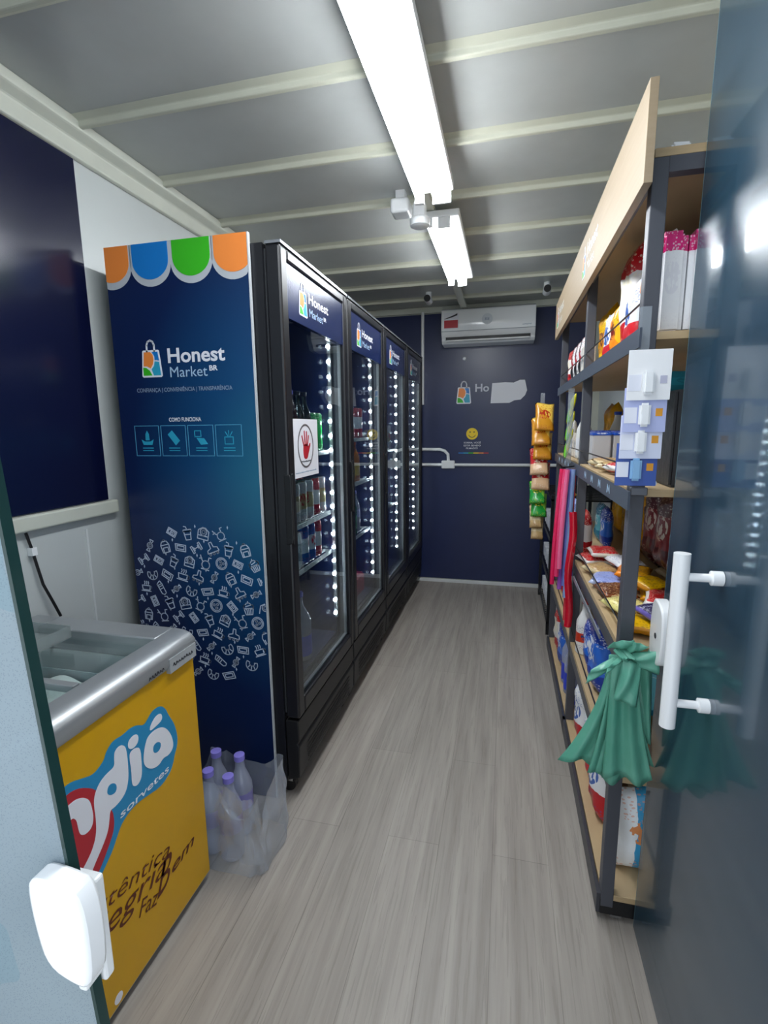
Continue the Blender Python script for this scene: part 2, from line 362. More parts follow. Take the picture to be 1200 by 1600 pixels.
ar = MB().prism([(-.508, 2.262), (-.44, 2.285), (-.405, 2.30), (-.405, 2.285), (-.45, 2.27), (-.508, 2.258)], lambda u, v, h: (u, 4.1905-h, v), .0008); obj('arrow_print', ar, INK, el)
dd = obj('display', MB().lathe([(.042, 0), (.042, .001)], (-.17, 4.193, 2.245), 24, 'Y'), M('milky display', 'dfe4ea', .1), ac)
text('maker_mark', '88', GREYPR, dd, (-.188, 4.191, 2.235), (.034, 0, 0), (0, 0, .022), wid=1)
marks('maker_mark', GREYPR, ac, (.10, 4.194, 2.185), (.07, 0, 0), (0, 0, .01), 8, 4)
obj_ = obj('wall_conduit', MB().cyl((-.715, YB-.022, 1.6), .0135, .765, 'Z', 12), WHITEP, smooth=True); tag(obj_, 'vertical white conduit at the upper left of the navy back wall', 'conduit')
t = thing('wall_conduit', 'horizontal white conduit with a junction box across the navy back wall', 'conduit', (-.3, YB, 1.06))
obj('pipe', MB().cyl((-1.1, YB-.02, 1.078), .0135, 1.75, 'X', 12), WHITEP, t, True)
obj('pipe', MB().tube([(-1.0, YB-.02, 1.215), (-.56, YB-.02, 1.212), (-.52, YB-.02, 1.20), (-.49, YB-.02, 1.17), (-.485, YB-.02, 1.10)], .0135, 10), WHITEP, t, True, label='curved branch pipe')
obj('junction_box', bx(-.545, -.43, YB-.04, YB-.005, 1.045, 1.115), WHITEP, t, bevel=.008)
obj_ = obj('wall_screw', MB().lathe([(.016, 0), (.012, -.01)], (-.36, YB-.005, 1.975), 14, 'Y'), WHITEP, smooth=True); tag(obj_, 'small round white fixing on the back wall below the air conditioner', 'fixing')

def bag_logo(parent, x, z, s, to3, th=.0008):
    """white shopping bag with orange, blue, green and cyan fields; x,z = lower-left; s = height scale"""
    def T(u, v, h): return to3(x+u*s, z+v*s, h)
    b = MB().prism([(0.02, 0), (.60, 0), (.64, .04), (.58, .70), (.55, .73), (.07, .73), (.04, .70), (-.02, .04)], T, th)
    b.stroke([(.19, .66), (.19, .86), (.23, .95), (.31, .99), (.39, .95), (.43, .86), (.43, .66)], .05, T, th)
    lg = obj('bag_emblem', b, WPR, parent)
    T2 = lambda u, v, h: T(u, v, h+th)
    obj('orange_field', MB().prism([(.09, .68), (.30, .68), (.37, .60), (.39, .48), (.36, .36), (.28, .24), (.16, .30), (.05, .30)], T2, th*.5), ORG, lg)
    obj('green_field', MB().prism([(.03, .05), (.03, .27), (.13, .26), (.24, .18), (.31, .05)], T2, th*.5), GRN, lg)
    obj('blue_field', MB().prism([(.34, .68), (.53, .68), (.56, .44), (.48, .46), (.42, .46), (.42, .56)], T2, th*.5), BLU, lg)
    obj('cyan_field', MB().prism([(.42, .43), (.56, .41), (.59, .05), (.36, .05), (.30, .22), (.38, .30)], T2, th*.5), CYANP, lg)
    return lg
bk = thing('wall_decal', 'store bag emblem decal with partly covered lettering on the back wall', 'decal', (-.3, YB-.005, 1.6))
bag_logo(bk, -.42, 1.60, .19, lambda u, v, h: (u, YB-.0055-h, v))
text('lettering', 'Ho', M('faded white print', 'c8cbd6'), bk, (-.265, YB-.005, 1.70), (.115, 0, 0), (0, 0, .065), wid=1, bold=.02)
wp = MB().prism([(-.135, 1.60), (.02, 1.60), (.06, 1.62), (.11, 1.625), (.145, 1.66), (.16, 1.70), (.15, 1.745), (.14, 1.785), (.10, 1.785), (.05, 1.765), (-.02, 1.77), (-.125, 1.765)], lambda u, v, h: (u, YB-.005-h, v), .002)
o = obj('paint_patch', wp, WPR); tag(o, 'ragged white patch covering lettering on the navy back wall', 'patch'); 
sm = thing('wall_sticker', 'yellow smiley face sticker with small white notice on the back wall', 'sticker', (-.3, YB-.005, 1.2))
ta = lambda u, v, h: (u, YB-.0055-h, v)
circ = lambda cx, cz, r, n=24: [(cx+r*cos(2*pi*k/n), cz+r*sin(2*pi*k/n)) for k in range(n)]
fc = obj('smiley_face', MB().prism(circ(-.285, 1.345, .05), ta, .0008), YELP, sm)
b = MB(); tb = lambda u, v, h: (u, YB-.0066-h, v)
b.prism(circ(-.302, 1.36, .006, 10), tb, .0005); b.prism(circ(-.268, 1.36, .006, 10), tb, .0005)
b.stroke([(-.285+.03*cos(a), 1.345+.03*sin(a)) for a in [pi*1.12+i*pi*.76/8 for i in range(9)]], .005, tb, .0005); obj('eyes_and_smile', b, INK, fc)
for i, (s, x0) in enumerate((('SORRIA, VOCÊ', -.355), ('ESTÁ SENDO', -.355), ('FILMADO!', -.335))):
    text('lettering', s, WPR, sm, (x0, YB-.005, 1.262-i*.024), (.145 if i < 2 else .1, 0, 0), (0, 0, .014), wid=1, bold=.01)
for i, c in enumerate((BLU, CYANP, GRN, YELP, ORG, RED)): obj('rainbow_stripe', bx(-.40+i*.043, -.357+i*.043, YB-.0062, YB-.0052, 1.175, 1.185), c, sm)

# ------------------------------------------------------------------ coolers
COOLGAP = (1.562, 2.268, 2.974, 3.680)
def dots_print(name, pts, mat, parent, to3, wd): return obj(name, MB().stroke(pts, wd, to3, .0006), mat, parent)
def cooler(y0, label):
    y1 = y0+.694; t = thing('display_cooler', label, 'cooler', (-1.04, (y0+y1)/2, 0), 'upright glass-door drink coolers along the left')
    xf, xb = -.715, -1.36
    b = MB(); b.box(xb, -.775, y0, y0+.04, .07, 1.99); b.box(xb, -.775, y1-.04, y1, .07, 1.99); b.box(xb, xb+.04, y0+.04, y1-.04, .07, 1.99)
    b.box(xb+.04, -.775, y0+.04, y1-.04, 1.90, 1.99); b.box(xb+.04, -.775, y0+.04, y1-.04, .07, .40)
    obj('cabinet', b, BLK, t)
    b = MB(); b.box(xb+.041, -.79, y0+.041, y0+.046, .405, 1.895); b.box(xb+.041, -.79, y1-.046, y1-.041, .405, 1.895); b.box(xb+.041, xb+.046, y0+.046, y1-.046, .405, 1.895)
    b.box(xb+.046, -.79, y0+.046, y1-.046, .402, .408); b.box(xb+.046, -.79, y0+.046, y1-.046, 1.89, 1.896)
    obj('liner', b, INTN, t)
    g = MB(); g.prism([(-.773, .075), (-.725, .09), (-.72, .22), (-.728, .232), (-.72, .245), (-.722, .325), (-.773, .325)], lambda u, v, h: (u, y0+.002+h, v), y1-y0-.004)
    gr = obj('grille', g, BLKP, t, bevel=.004)
    s = MB()
    for k in range(5): s.box(-.7205, -.7185, y0+.08, y1-.08, .11+k*.02, .114+k*.02)
    obj('slot', s, M('deep black', '050506'), gr)
    d0, d1 = y0+.003, y1-.003
    f = MB(); f.box(-.768, xf, d0, d0+.055, .335, 1.985); f.box(-.768, xf, d1-.045, d1, .335, 1.985)
    f.box(-.768, xf, d0+.055, d1-.045, .335, .40); f.box(-.768, xf, d0+.055, d1-.045, 1.945, 1.985)
    dr = obj('door', f, BLK, t, bevel=.008)
    obj('gasket', bx(-.775, -.768, d0+.01, d1-.01, 1.91, 1.975).box(-.775, -.768, d0+.01, d0+.03, .35, 1.91).box(-.775, -.768, d1-.03, d1-.01, .35, 1.91), GASK, dr)
    obj('glass_pane', bx(-.733, -.730, d0+.055, d1-.045, .40, 1.77), GLASS, dr)
    obj('glass_pane', bx(-.752, -.750, d0+.055, d1-.045, .40, 1.77), GLASS, dr)
    hp = obj('header_panel', bx(-.752, -.722, d0+.055, d1-.045, 1.77, 1.945), M('navy cooler header', '10204c', .25), dr)
    b = MB(); b.box(-.749, -.735, d0+.055, d0+.062, .40, 1.77); b.box(-.749, -.735, d1-.052, d1-.045, .40, 1.77); b.box(-.749, -.735, d0+.062, d1-.052, .40, .407)
    obj('spacer', b, SILVER, dr)
    hd = MB(); hd.prism([(-.735, 1.0), (-.735, 1.25), (-.711, 1.245), (-.708, 1.23), (-.708, 1.02), (-.711, 1.005)], lambda u, v, h: (u, d0-.003+h, v), .006)
    hd.box(-.715, -.708, d0+.008, d0+.022, 1.0, 1.25)
    obj('handle', hd, BLKP, dr, bevel=.004)
    obj('top_edge', bx(-.768, -.712, d0, d1, 1.986, 1.995), M('light catching trim', '8e9298', .2, .6), dr)
    bag_logo(hp, y0+.16, 1.80, .115, lambda u, v, h: (-.7215+h, u, v))
    text('lettering', 'Honest', WPR, hp, (-.722, y0+.25, 1.858), (0, .21, 0), (0, 0, .036), wid=1, bold=.02)
    text('lettering', 'Market', PALE, hp, (-.722, y0+.255, 1.812), (0, .14, 0), (0, 0, .03), wid=1)
    text('lettering', 'BR', WPR, hp, (-.722, y0+.405, 1.825), (0, .03, 0), (0, 0, .015), wid=1, bold=.02)
    ls = obj('led_strip', bx(-.792, -.777, y1-.068, y1-.052, .49, 1.80), SILVER, t)
    ldm = emis('cool white diode', 'ffffff', LED)
    for k in range(20):
        z = .515+k*.0657
        obj('led', MB().lathe([(.004, -.006), (.008, -.003), (.008, .003), (.004, .006)], (-.785, y1-.074, z), 8, 'Y'), ldm, ls)
    for k in range(4):
        x = -.9 if k % 2 else -1.28; y = y0+.06 if k < 2 else y1-.06
        w_ = obj('caster', MB().cyl((x, y-.01, .03), .03, .02, 'Y', 16), BLKP, t, True)
    for y in (y0+.05, y1-.05):
        cs = obj('caster', MB().cyl((-.79, y-.012, .03), .03, .024, 'Y', 16), BLKP, t, True); obj('bracket', bx(-.81, -.77, y-.016, y+.016, .045, .07), CHROME, cs)
    return t
CL = ['tall black glass-door cooler nearest the entrance, behind the freezer', 'tall black drinks cooler second from the entrance', 'tall black drinks cooler third from the entrance', 'tall black cooler farthest in, against the back wall']
coolers = [cooler(y, l) for y, l in zip(COOLGAP, CL)]
def cshelf(cooler_, y0, z):
    b = MB(); b.box(-1.30, -.80, y0+.05, y0+.055, z-.012, z); b.box(-1.30, -.80, y0+.639, y0+.644, z-.012, z); b.box(-.806, -.80, y0+.05, y0+.644, z-.014, z+.004)
    for k in range(12): b.box(-1.30+k*.042, -1.295+k*.042, y0+.05, y0+.644, z-.006, z-.001)
    obj('shelf', b, M('white wire', 'c9ced2', .3), cooler_)
for z in (1.30, 1.015, .825): cshelf(coolers[0], COOLGAP[0], z)
for z in (1.345, 1.10, .80): cshelf(coolers[1], COOLGAP[1], z)
for z in (1.25, .85): cshelf(coolers[2], COOLGAP[2], z)
cshelf(coolers[3], COOLGAP[3], 1.10)

# printed side panel
pn = thing('side_panel', 'tall navy printed panel with awning, store logo and snack icons beside the first cooler', 'panel', (-1.09, 1.552, 0))
obj('board', bx(-1.357, -.818, 1.547, 1.557, .004, 2.02), PANEL, pn)
obj('edge_strip', bx(-.818, -.814, 1.546, 1.558, .004, 2.02), M('white edge band', 'c8ccd0', .4), pn)
PF = 1.547
tp = lambda u, v, h: (u, PF-h, v)
def scallop(cx, r, c, x0, x1):
    def arc(r, dz):
        pts = []
        for k in range(17):
            a = pi+pi*k/16; u = max(x0, min(x1, cx+r*cos(a))); pts.append((u, 1.962+dz+r*1.02*sin(a)*.86))
        return [(max(x0, cx-r), 2.0195)]+pts+[(min(x1, cx+r), 2.0195)]
    s = obj('awning_scallop', MB().prism(arc(r, -.012), tp, .0008), M('scallop shade', 'b9bec4', .4), pn)
    obj('coloured_face', MB().prism(arc(r-.008, .004), lambda u, v, h: (u, PF-.0008-h, v), .0008), c, s)
for cx, c in ((-1.332, ORG), (-1.178, BLU), (-1.022, GRN), (-.868, ORG)): scallop(cx, .078, c, -1.357, -.819)
bag_logo(pn, -1.245, 1.585, .125, tp)
text('lettering', 'Honest', WPR, pn, (-1.14, PF, 1.632), (.22, 0, 0), (0, 0, .048), wid=1, bold=.025)
text('lettering', 'Market', PALE, pn, (-1.135, PF, 1.583), (.145, 0, 0), (0, 0, .036), wid=1)
text('lettering', 'BR', WPR, pn, (-.982, PF, 1.60), (.032, 0, 0), (0, 0, .017), wid=1, bold=.03)
text('lettering', 'CONFIANÇA | CONVENIÊNCIA | TRANSPARÊNCIA', GREYPR, pn, (-1.275, PF, 1.535), (.375, 0, 0), (0, 0, .014), wid=1, bold=.004)
text('lettering', 'COMO FUNCIONA', WPR, pn, (-1.155, PF, 1.432), (.128, 0, 0), (0, 0, .014), wid=1, bold=.02)
fr = MB()
for k in range(4):
    ic = MB(); x = -1.30+k*.1085; w_ = .099
    fr.stroke([(x, 1.312), (x+w_, 1.312), (x+w_, 1.418), (x, 1.418), (x, 1.312)], .0022, tp, .0006)
    cx, cz = x+.05, 1.375
    if k == 0:
        ic.prism([(cx-.025, cz-.005), (cx-.012, cz-.012), (cx+.012, cz-.012), (cx+.025, cz-.005), (cx+.018, cz-.024), (cx-.018, cz-.024)], tp, .0006); ic.prism([(cx-.008, cz-.008), (cx+.008, cz-.008), (cx+.007, cz+.014), (cx, cz+.026), (cx-.007, cz+.014)], tp, .0006)
    elif k == 1: ic.prism([(cx-.024, cz+.012), (cx-.006, cz+.026), (cx+.024, cz-.010), (cx+.006, cz-.026)], tp, .0006)
    elif k == 2:
        ic.stroke([(cx-.024, cz+.002), (cx-.024, cz+.024), (cx, cz+.024), (cx, cz+.004), (cx-.024, cz+.004)], .003, tp, .0006); ic.prism([(cx-.018, cz), (cx+.012, cz-.002), (cx+.026, cz-.022), (cx-.002, cz-.024)], tp, .0006)
    else:
        ic.stroke([(cx-.016, cz+.002), (cx-.016, cz-.022), (cx+.016, cz-.022), (cx+.016, cz+.002), (cx-.016, cz+.002)], .003, tp, .0006)
        for a in (-.6, 0, .6): ic.stroke([(cx+.008*sin(a), cz+.006), (cx+.024*sin(a), cz+.024*cos(a))], .0025, tp, .0006)
    for r in range(2): ic.box(cx-.022, cx+.022, PF-.0006, PF, 1.338-r*.009, 1.341-r*.009)
    obj('step_icon', ic, CYANP, pn)
obj('frame_print', fr, LBLUE, pn)
# line icons
def c_(cx, cy, r, a0=0, a1=360, n=14, ry=None): return [(cx+r*cos(radians(a0+(a1-a0)*k/n)), cy+(ry or r)*sin(radians(a0+(a1-a0)*k/n))) for k in range(n+1)]
ICON = [
 [[(-.35,.0),(-.25,-.45),(.25,-.45),(.35,.0),(-.35,.0)],[(-.15,0),(-.12,-.42)],[(0,0),(0,-.42)],[(.15,0),(.12,-.42)],c_(-.22,.1,.16,90,270),c_(.22,.1,.16,-90,90),[(-.22,.26),(-.1,.38),(.1,.38),(.22,.26)],[(-.2,.14),(.2,.22)],[(0,.4),(0,.5)]],
 [[(-.28,.12),(-.2,-.48),(.2,-.48),(.28,.12),(-.28,.12)],[(-.34,.12),(.34,.12),(.3,.24),(-.3,.24),(-.34,.12)],[(0,.24),(-.05,.45),(-.22,.5)],[(-.22,-.1),(.22,-.1)]],
 [c_(0,0,.22),c_(0,0,.1),[(.15,.15),(.2,.42),(.42,.2),(.18,.12)],[(-.15,-.15),(-.2,-.42),(-.42,-.2),(-.18,-.12)],[(.12,.2),(-.2,-.12)]],
 [c_(0,0,.46,n=20),c_(0,0,.36,n=16),c_(-.12,.12,.08,n=8),c_(.14,.05,.08,n=8),c_(-.04,-.16,.08,n=8)],
 [[(-.12,-.12),(.12,.12)],[(-.2,-.04),(-.04,-.2)],[(.04,.2),(.2,.04)],[(-.36,0),(0,-.36)],[(-.46,-.1),(-.1,-.46)],[(0,.36),(.36,0)],[(.1,.46),(.46,.1)],[(-.36,0),(-.46,-.1)],[(0,-.36),(-.1,-.46)],[(.36,0),(.46,.1)],[(0,.36),(.1,.46)]],
 [[(-.36,.1),(.36,.1),(.3,-.25),(-.3,-.25),(-.36,.1)],[(-.42,-.34),(.42,-.34)],c_(.38,-.05,.12,-90,90),[(-.15,.2),(-.1,.32),(-.15,.45)],[(.02,.2),(.07,.32),(.02,.45)],[(.18,.2),(.23,.32),(.18,.45)]],
 [[(-.4,-.4),(.4,-.4),(.4,.2),(.1,.42),(-.1,.42),(-.4,.2),(-.4,-.4)],c_(0,.12,.25),c_(0,.12,.12),[(-.4,-.15),(.4,-.15)]],
 [[(-.3,-.45),(.3,-.45),(.34,.1),(.2,.35),(-.2,.35),(-.34,.1),(-.3,-.45)],[(-.2,-.4),(-.2,-.1),(.2,-.1),(.2,-.4)],c_(0,.38,.1,0,180,8),[(-.32,.1),(.32,.1)]],
 [c_(0,-.05,.45,150,390,16),c_(0,.05,.2,160,380,10),[(-.39,.17),(-.19,.12)],[(.39,.17),(.19,.12)],[(-.3,-.36),(-.12,-.08)],[(.3,-.36),(.12,-.08)],[(0,-.5),(0,-.15)]],
 [[(-.42,.1),(-.1,.42),(.42,-.1),(.1,-.42),(-.42,.1)],[(-.3,.1),(-.1,.3),(.28,-.1),(.1,-.28),(-.3,.1)],[(-.1,.1),(.1,-.1)],[(.05,.15),(-.15,-.05)]],
 [[(-.45,-.25),(.45,-.25),(.4,.02),(.12,.1),(.08,.45),(-.12,.45),(-.12,.05),(-.4,-.05),(-.45,-.25)],c_(-.3,-.36,.07,n=8),c_(0,-.36,.07,n=8),c_(.3,-.36,.07,n=8)],
 [[(-.15,.48),(.05,.3),(.42,-.3),(.3,-.45),(.1,-.42),(-.35,.2),(-.2,.42)],[(-.3,.1),(.0,.3)],[(-.2,0),(.1,.2)],[(-.1,-.15),(.2,.05)]],
 [c_(.05,-.15,.3),[(-.45,.45),(-.35,.2),(-.2,.05)],[(-.5,.2),(-.3,.25)],[(.2,.1),(.2,.42),(.38,.42)],[(-.25,-.48),(.35,-.48)]],
 [[(-.45,.25),(.45,.15),(.42,-.35),(-.42,-.25),(-.45,.25)],[(-.3,.12),(.3,.05),(.28,-.2),(-.3,-.13),(-.3,.12)]]]
random.seed(4); im = MB(); cnt = 0; R_ = .056
rows = 12
for j in range(-6, 7):
    for i in range(-6, 7):
        u = i*.0655+(j % 2)*.033; v = j*.054
        if u*u*0.92+v*v > .305**2: continue
        x = -1.085+u; z = .762+v
        if x < -1.36 or x > -.81: continue
        a = random.uniform(-.45, .45); s = .050*random.uniform(.95, 1.08); k = cnt % len(ICON); cnt += 5 if cnt % 3 else 4
        for pl in ICON[(k+j*3+i) % len(ICON)]:
            pts = [(x+s*(px*cos(a)-py*sin(a)), z+s*(px*sin(a)+py*cos(a))) for px, py in pl]
            for p0, p1 in zip(pts[:-1], pts[1:]):
                if min(p0[0], p1[0]) > -1.355 and max(p0[0], p1[0]) < -.820: im.stroke([p0, p1], .0034, tp, .0005)
        if (i+j) % 2 == 0:
            dx, dz = x+.033, z+.026
            if dx < -.825: im.prism([(dx-.003, dz), (dx, dz-.007), (dx+.003, dz), (dx, dz+.007)], tp, .0005)
obj('icon_print', im, M('pale icon print', 'c3cfe2', .45), pn)

# ------------------------------------------------------------------ freezer
XF = -.868
fz = thing('chest_freezer', 'yellow chest freezer with silver rim and sliding glass lid, left foreground', 'freezer', (-1.14, .80, 0))
b = MB(); b.box(-1.41, XF-.002, .42, 1.183, .03, .765); obj('cabinet', b, M('freezer enamel grey', 'aeb4b8', .3), fz, bevel=.01)
obj('film', bx(XF-.003, XF, .422, 1.181, .035, .768), YEL, fz, label='yellow printed front')
rim = MB()
def rimbar(pr, to3, L): rim.prism(pr, to3, L)
fp = [(XF-.06, .77), (XF+.006, .768), (XF+.012, .785), (XF+.010, .808), (XF-.004, .824), (XF-.025, .832), (XF-.06, .834)]
rimbar(fp, lambda u, v, h: (u, .415+h, v), .772)
rim.box(-1.42, -1.33, .415, 1.187, .77, .834); rim.box(-1.33, XF-.06, 1.105, 1.187, .77, .834); rim.box(-1.33, XF-.06, .415, .49, .77, .834)
rm = obj('rim', rim, SILVER, fz, True, bevel=.004)
obj('name_plate', bx(XF+.0005, XF+.013, 1.066, 1.180, .757, .797), M('grey plate', '9fa3a6', .5), fz)
marks('plate_print', INK, rm, (XF+.0135, 1.078, .772), (0, .088, 0), (0, 0, .010), 8, 2)
marks('plate_print', INK, rm, (XF+.0125, .985, .778), (0, .06, 0), (0, 0, .010), 6, 3)
tub = MB(); x0, x1, y0, y1 = -1.328, XF-.062, .492, 1.103
tub.box(x0-.006, x0, y0, y1, .25, .79); tub.box(x1, x1+.0015, y0, y1, .25, .79); tub.box(x0, x1, y0-.0015, y0, .25, .79); tub.box(x0, x1, y1, y1+.0015, .25, .79); tub.box(x0, x1, y0, y1, .765, .770)
tub2 = MB(); 
fz_cab = fz.children[0]
fz_cab.data = (lambda me: me)(MB().box(-1.41, XF-.002, .42, 1.183, .03, .45).box(-1.41, -1.335, .42, 1.183, .45, .765).box(XF-.055, XF-.003, .42, 1.183, .45, .765).box(-1.335, XF-.055, .42, .485, .45, .765).box(-1.335, XF-.055, 1.11, 1.183, .45, .765).mesh('cabinet', M('freezer enamel grey'), off=fz.location))
fz_cab.modifiers.clear()
tub = MB(); tub.box(-1.334, -1.33, .487, 1.108, .455, .77); tub.box(XF-.06, XF-.056, .487, 1.108, .455, .77); tub.box(-1.33, XF-.06, .487, .491, .455, .77); tub.box(-1.33, XF-.06, 1.104, 1.108, .455, .77); tub.box(-1.33, XF-.06, .491, 1.104, .452, .458)
obj('liner', tub, M('white freezer liner', 'dde3e3', .35), fz)
dv = MB(); dv.box(-1.32, XF-.065, 1.05, 1.054, .46, .74)
obj('divider', dv, M('grey divider sheet', '9aa8ac', .4), fz)
obj('glass_lid', bx(-1.335, XF-.058, .80, 1.107, .806, .811), clear('lid glass', 'f6fafa', .0, .03), fz)
lid = obj('glass_lid', bx(-1.335, XF-.058, .488, .86, .818, .823), clear('lid glass'), fz)
obj('lid_frame', bx(-1.325, -.94, .845, .865, .812, .83), SILVER, lid, bevel=.002)
ib = obj('frost_pack', MB().grid(lambda u, v: (-1.30+u*.36,    .50+v*.54, min(.765, .72+.010*sin(u*14)*sin(v*11)+.02*sin(u*pi)*sin(v*pi))), 24, 24).box(-1.30, -.94, .50, 1.04, .46, .715), M('frosty white film', 'e4eae6', .4, bump=.4), smooth=True)
tag(ib, 'pale frosty pack of ice cream boxes inside the chest freezer', 'frozen goods')
tr = thing('plastic_tray', 'clear grey plastic tray lying on the freezer lid at the back', 'tray', (-1.24, 1.0, .835))
trb = MB()
for (a0, a1, b0, b1, c0, c1) in ((-1.365, -1.16, .90, 1.06, .8365, .840), (-1.365, -1.16, .90, .903, .84, .87), (-1.365, -1.16, 1.057, 1.06, .84, .87), (-1.365, -1.362, .903, 1.057, .84, .87), (-1.163, -1.16, .903, 1.057, .84, .87)): trb.box(a0, a1, b0, b1, c0, c1)
obj('tub', trb, clear('smoky tray', 'dfe4e4', .05, .1, .25, 'c0c8c8'), tr)
td = lambda k: (lambda u, v, h: (XF+k*.0006+h, u, v))
L_blue = [(0.735,0.676),(0.751,0.674),(0.779,0.661),(0.805,0.65),(0.836,0.662),(0.843,0.678),(0.866,0.692),(0.896,0.686),(0.919,0.689),(0.944,0.683),(0.966,0.667),(0.984,0.678),(1.0,0.688),(1.03,0.685),(1.049,0.665),(1.058,0.64),(1.077,0.605),(1.086,0.565),(1.083,0.535),(1.068,0.515),(1.058,0.492),(1.04,0.475),(1.002,0.465),(0.955,0.478),(0.91,0.487),(0.87,0.478),(0.852,0.46),(0.832,0.433),(0.81,0.416),(0.785,0.397),(0.758,0.385),(0.725,0.394),(0.694,0.441),(0.675,0.503),(0.674,0.578),(0.686,0.64),(0.705,0.673)]
L_red = [(0.737,0.656),(0.761,0.65),(0.785,0.633),(0.807,0.611),(0.842,0.533),(0.845,0.504),(0.84,0.477),(0.823,0.455),(0.797,0.426),(0.772,0.407),(0.743,0.401),(0.719,0.417),(0.697,0.463),(0.687,0.521),(0.686,0.581),(0.699,0.629),(0.717,0.652)]
L_d = [(0.807,0.613),(0.82,0.623),(0.839,0.628),(0.862,0.628),(0.863,0.65),(0.867,0.665),(0.884,0.669),(0.899,0.657),(0.902,0.636),(0.902,0.608),(0.899,0.569),(0.888,0.544),(0.87,0.534),(0.849,0.532),(0.836,0.535),(0.831,0.515),(0.824,0.491),(0.806,0.47),(0.781,0.448),(0.758,0.424),(0.745,0.438),(0.745,0.461),(0.763,0.472),(0.779,0.486),(0.792,0.51),(0.796,0.545),(0.795,0.578),(0.798,0.599)]
L_dh = [(0.833,0.585),(0.838,0.596),(0.85,0.595),(0.86,0.585),(0.861,0.572),(0.854,0.565),(0.841,0.57),(0.834,0.578)]
L_i = [(0.912,0.631),(0.929,0.631),(0.946,0.62),(0.945,0.578),(0.942,0.544),(0.929,0.532),(0.916,0.534),(0.907,0.546),(0.91,0.582),(0.908,0.618)]
L_dot = [(0.907,0.646),(0.909,0.66),(0.923,0.666),(0.938,0.663),(0.944,0.652),(0.94,0.638),(0.927,0.633),(0.915,0.636)]
L_acc = [(0.982,0.640),(0.987,0.655),(1.008,0.668),(1.028,0.665),(1.033,0.651),(1.027,0.642),(1.004,0.640)]
L_a = [(0.975,0.632),(1.004,0.634),(1.037,0.62),(1.059,0.585),(1.066,0.553),(1.061,0.537),(1.042,0.531),(1.022,0.538),(1.005,0.529),(0.981,0.535),(0.96,0.553),(0.951,0.574),(0.956,0.599),(0.964,0.618)]
L_ah = [(0.987,0.581),(0.99,0.595),(1.004,0.597),(1.017,0.587),(1.016,0.575),(1.008,0.568),(0.993,0.571)]
L_n = [(0.739,0.631),(0.755,0.63),(0.773,0.619),(0.786,0.602),(0.79,0.576),(0.79,0.551),(0.782,0.535),(0.765,0.534),(0.753,0.544),(0.75,0.563),(0.749,0.586),(0.737,0.599),(0.723,0.584),(0.71,0.583),(0.708,0.609),(0.72,0.629)]
def smooth_poly(p, it=2):
    for _ in range(it):
        q = []
        for i in range(len(p)):
            a, b_ = p[i], p[(i+1) % len(p)]; q += [(a[0]*.75+b_[0]*.25, a[1]*.75+b_[1]*.25), (a[0]*.25+b_[0]*.75, a[1]*.25+b_[1]*.75)]
        p = q
    return p
film = fz.children[1]
lg = obj('brand_emblem', MB().prism(smooth_poly(L_blue), td(1), .0005), SKY, fz, label='sky blue outlined brand emblem')
obj('red_disc', MB().prism(smooth_poly(L_red), td(2), .0005), RED, lg)
wh = MB()
for q in (L_d, L_i, L_dot, L_acc, L_a, L_n): wh.prism(smooth_poly(q), td(3), .0005)
obj('brand_letters', wh, WPR, lg)
ho = MB()
for q in (L_dh, L_ah): ho.prism(smooth_poly(q), td(4), .0005)
obj('letter_counters', ho, SKY, lg)
text('tagline', 'sorvetes', WPR, lg, (XF+.001, .862, .490), (0, .176, -.003), (0, .004, .020), wid=1, bold=.012, th=.001)
V3 = lambda a, b_: (0, b_[0]-a[0], b_[1]-a[1])
text('slogan', 'Autêntica', BROWN, fz, (XF, .70, .338), (0, .31, -.088), (0, .024, .036), wid=1, th=.001, bold=-.005)
text('slogan', 'Alegria', BROWN, fz, (XF, .68, .262), (0, .31, -.05), (0, .032, .056), wid=1, th=.001)
text('slogan', 'Faz', BROWN, fz, (XF, .885, .185), (0, .062, -.026), (0, .02, .04), wid=1, th=.001)
text('slogan', 'B', BROWN, fz, (XF, .952, .168), (0, .045, .004), (0, .04, .09), wid=1, th=.001)
text('slogan', 'em', BROWN, fz, (XF, 1.01, .185), (0, .10, .004), (0, .022, .036), wid=1, th=.001, bold=.01)
obj('sticker', MB().prism(circ(.80, .055, .013, 16), td(1), .0005), WPR, fz)
for y in (.46, 1.14):
    for x in (-1.37, -.92): obj('foot', MB().cyl((x, y, 0), .018, .03, 'Z', 12), BLKP, fz)

# ------------------------------------------------------------------ entrance doors
LF = leftfilm_mat(); RF = rightfilm_mat()
d2 = MB(); YD = .34
ex = lambda z: -.396-.07*(z-.79)          # the free edge hangs slightly out of plumb
d2.add([(-1.3, YD, .01), (ex(.01), YD, .01), (ex(2.25), YD, 2.25), (-1.3, YD, 2.25), (-1.3, YD+.009, .01), (ex(.01), YD+.009, .01), (ex(2.25), YD+.009, 2.25), (-1.3, YD+.009, 2.25)],
       [(0,1,2,3),(4,7,6,5),(0,4,5,1),(2,6,7,3),(0,3,7,4)])
dl = struct('door_1', d2, LF)
e2 = MB(); e2.add([(ex(.01)+.0002, YD-.001, .01), (ex(.01)+.0002, YD+.010, .01), (ex(2.25)+.0002, YD+.010, 2.25), (ex(2.25)+.0002, YD-.001, 2.25), (ex(.01)-.004, YD-.001, .01), (ex(.01)-.004, YD+.010, .01), (ex(2.25)-.004, YD+.010, 2.25), (ex(2.25)-.004, YD-.001, 2.25)],
       [(0,1,2,3),(4,7,6,5),(0,4,5,1),(2,6,7,3),(1,5,6,2),(0,3,7,4)])
obj('glass_edge', e2, TINT, dl)
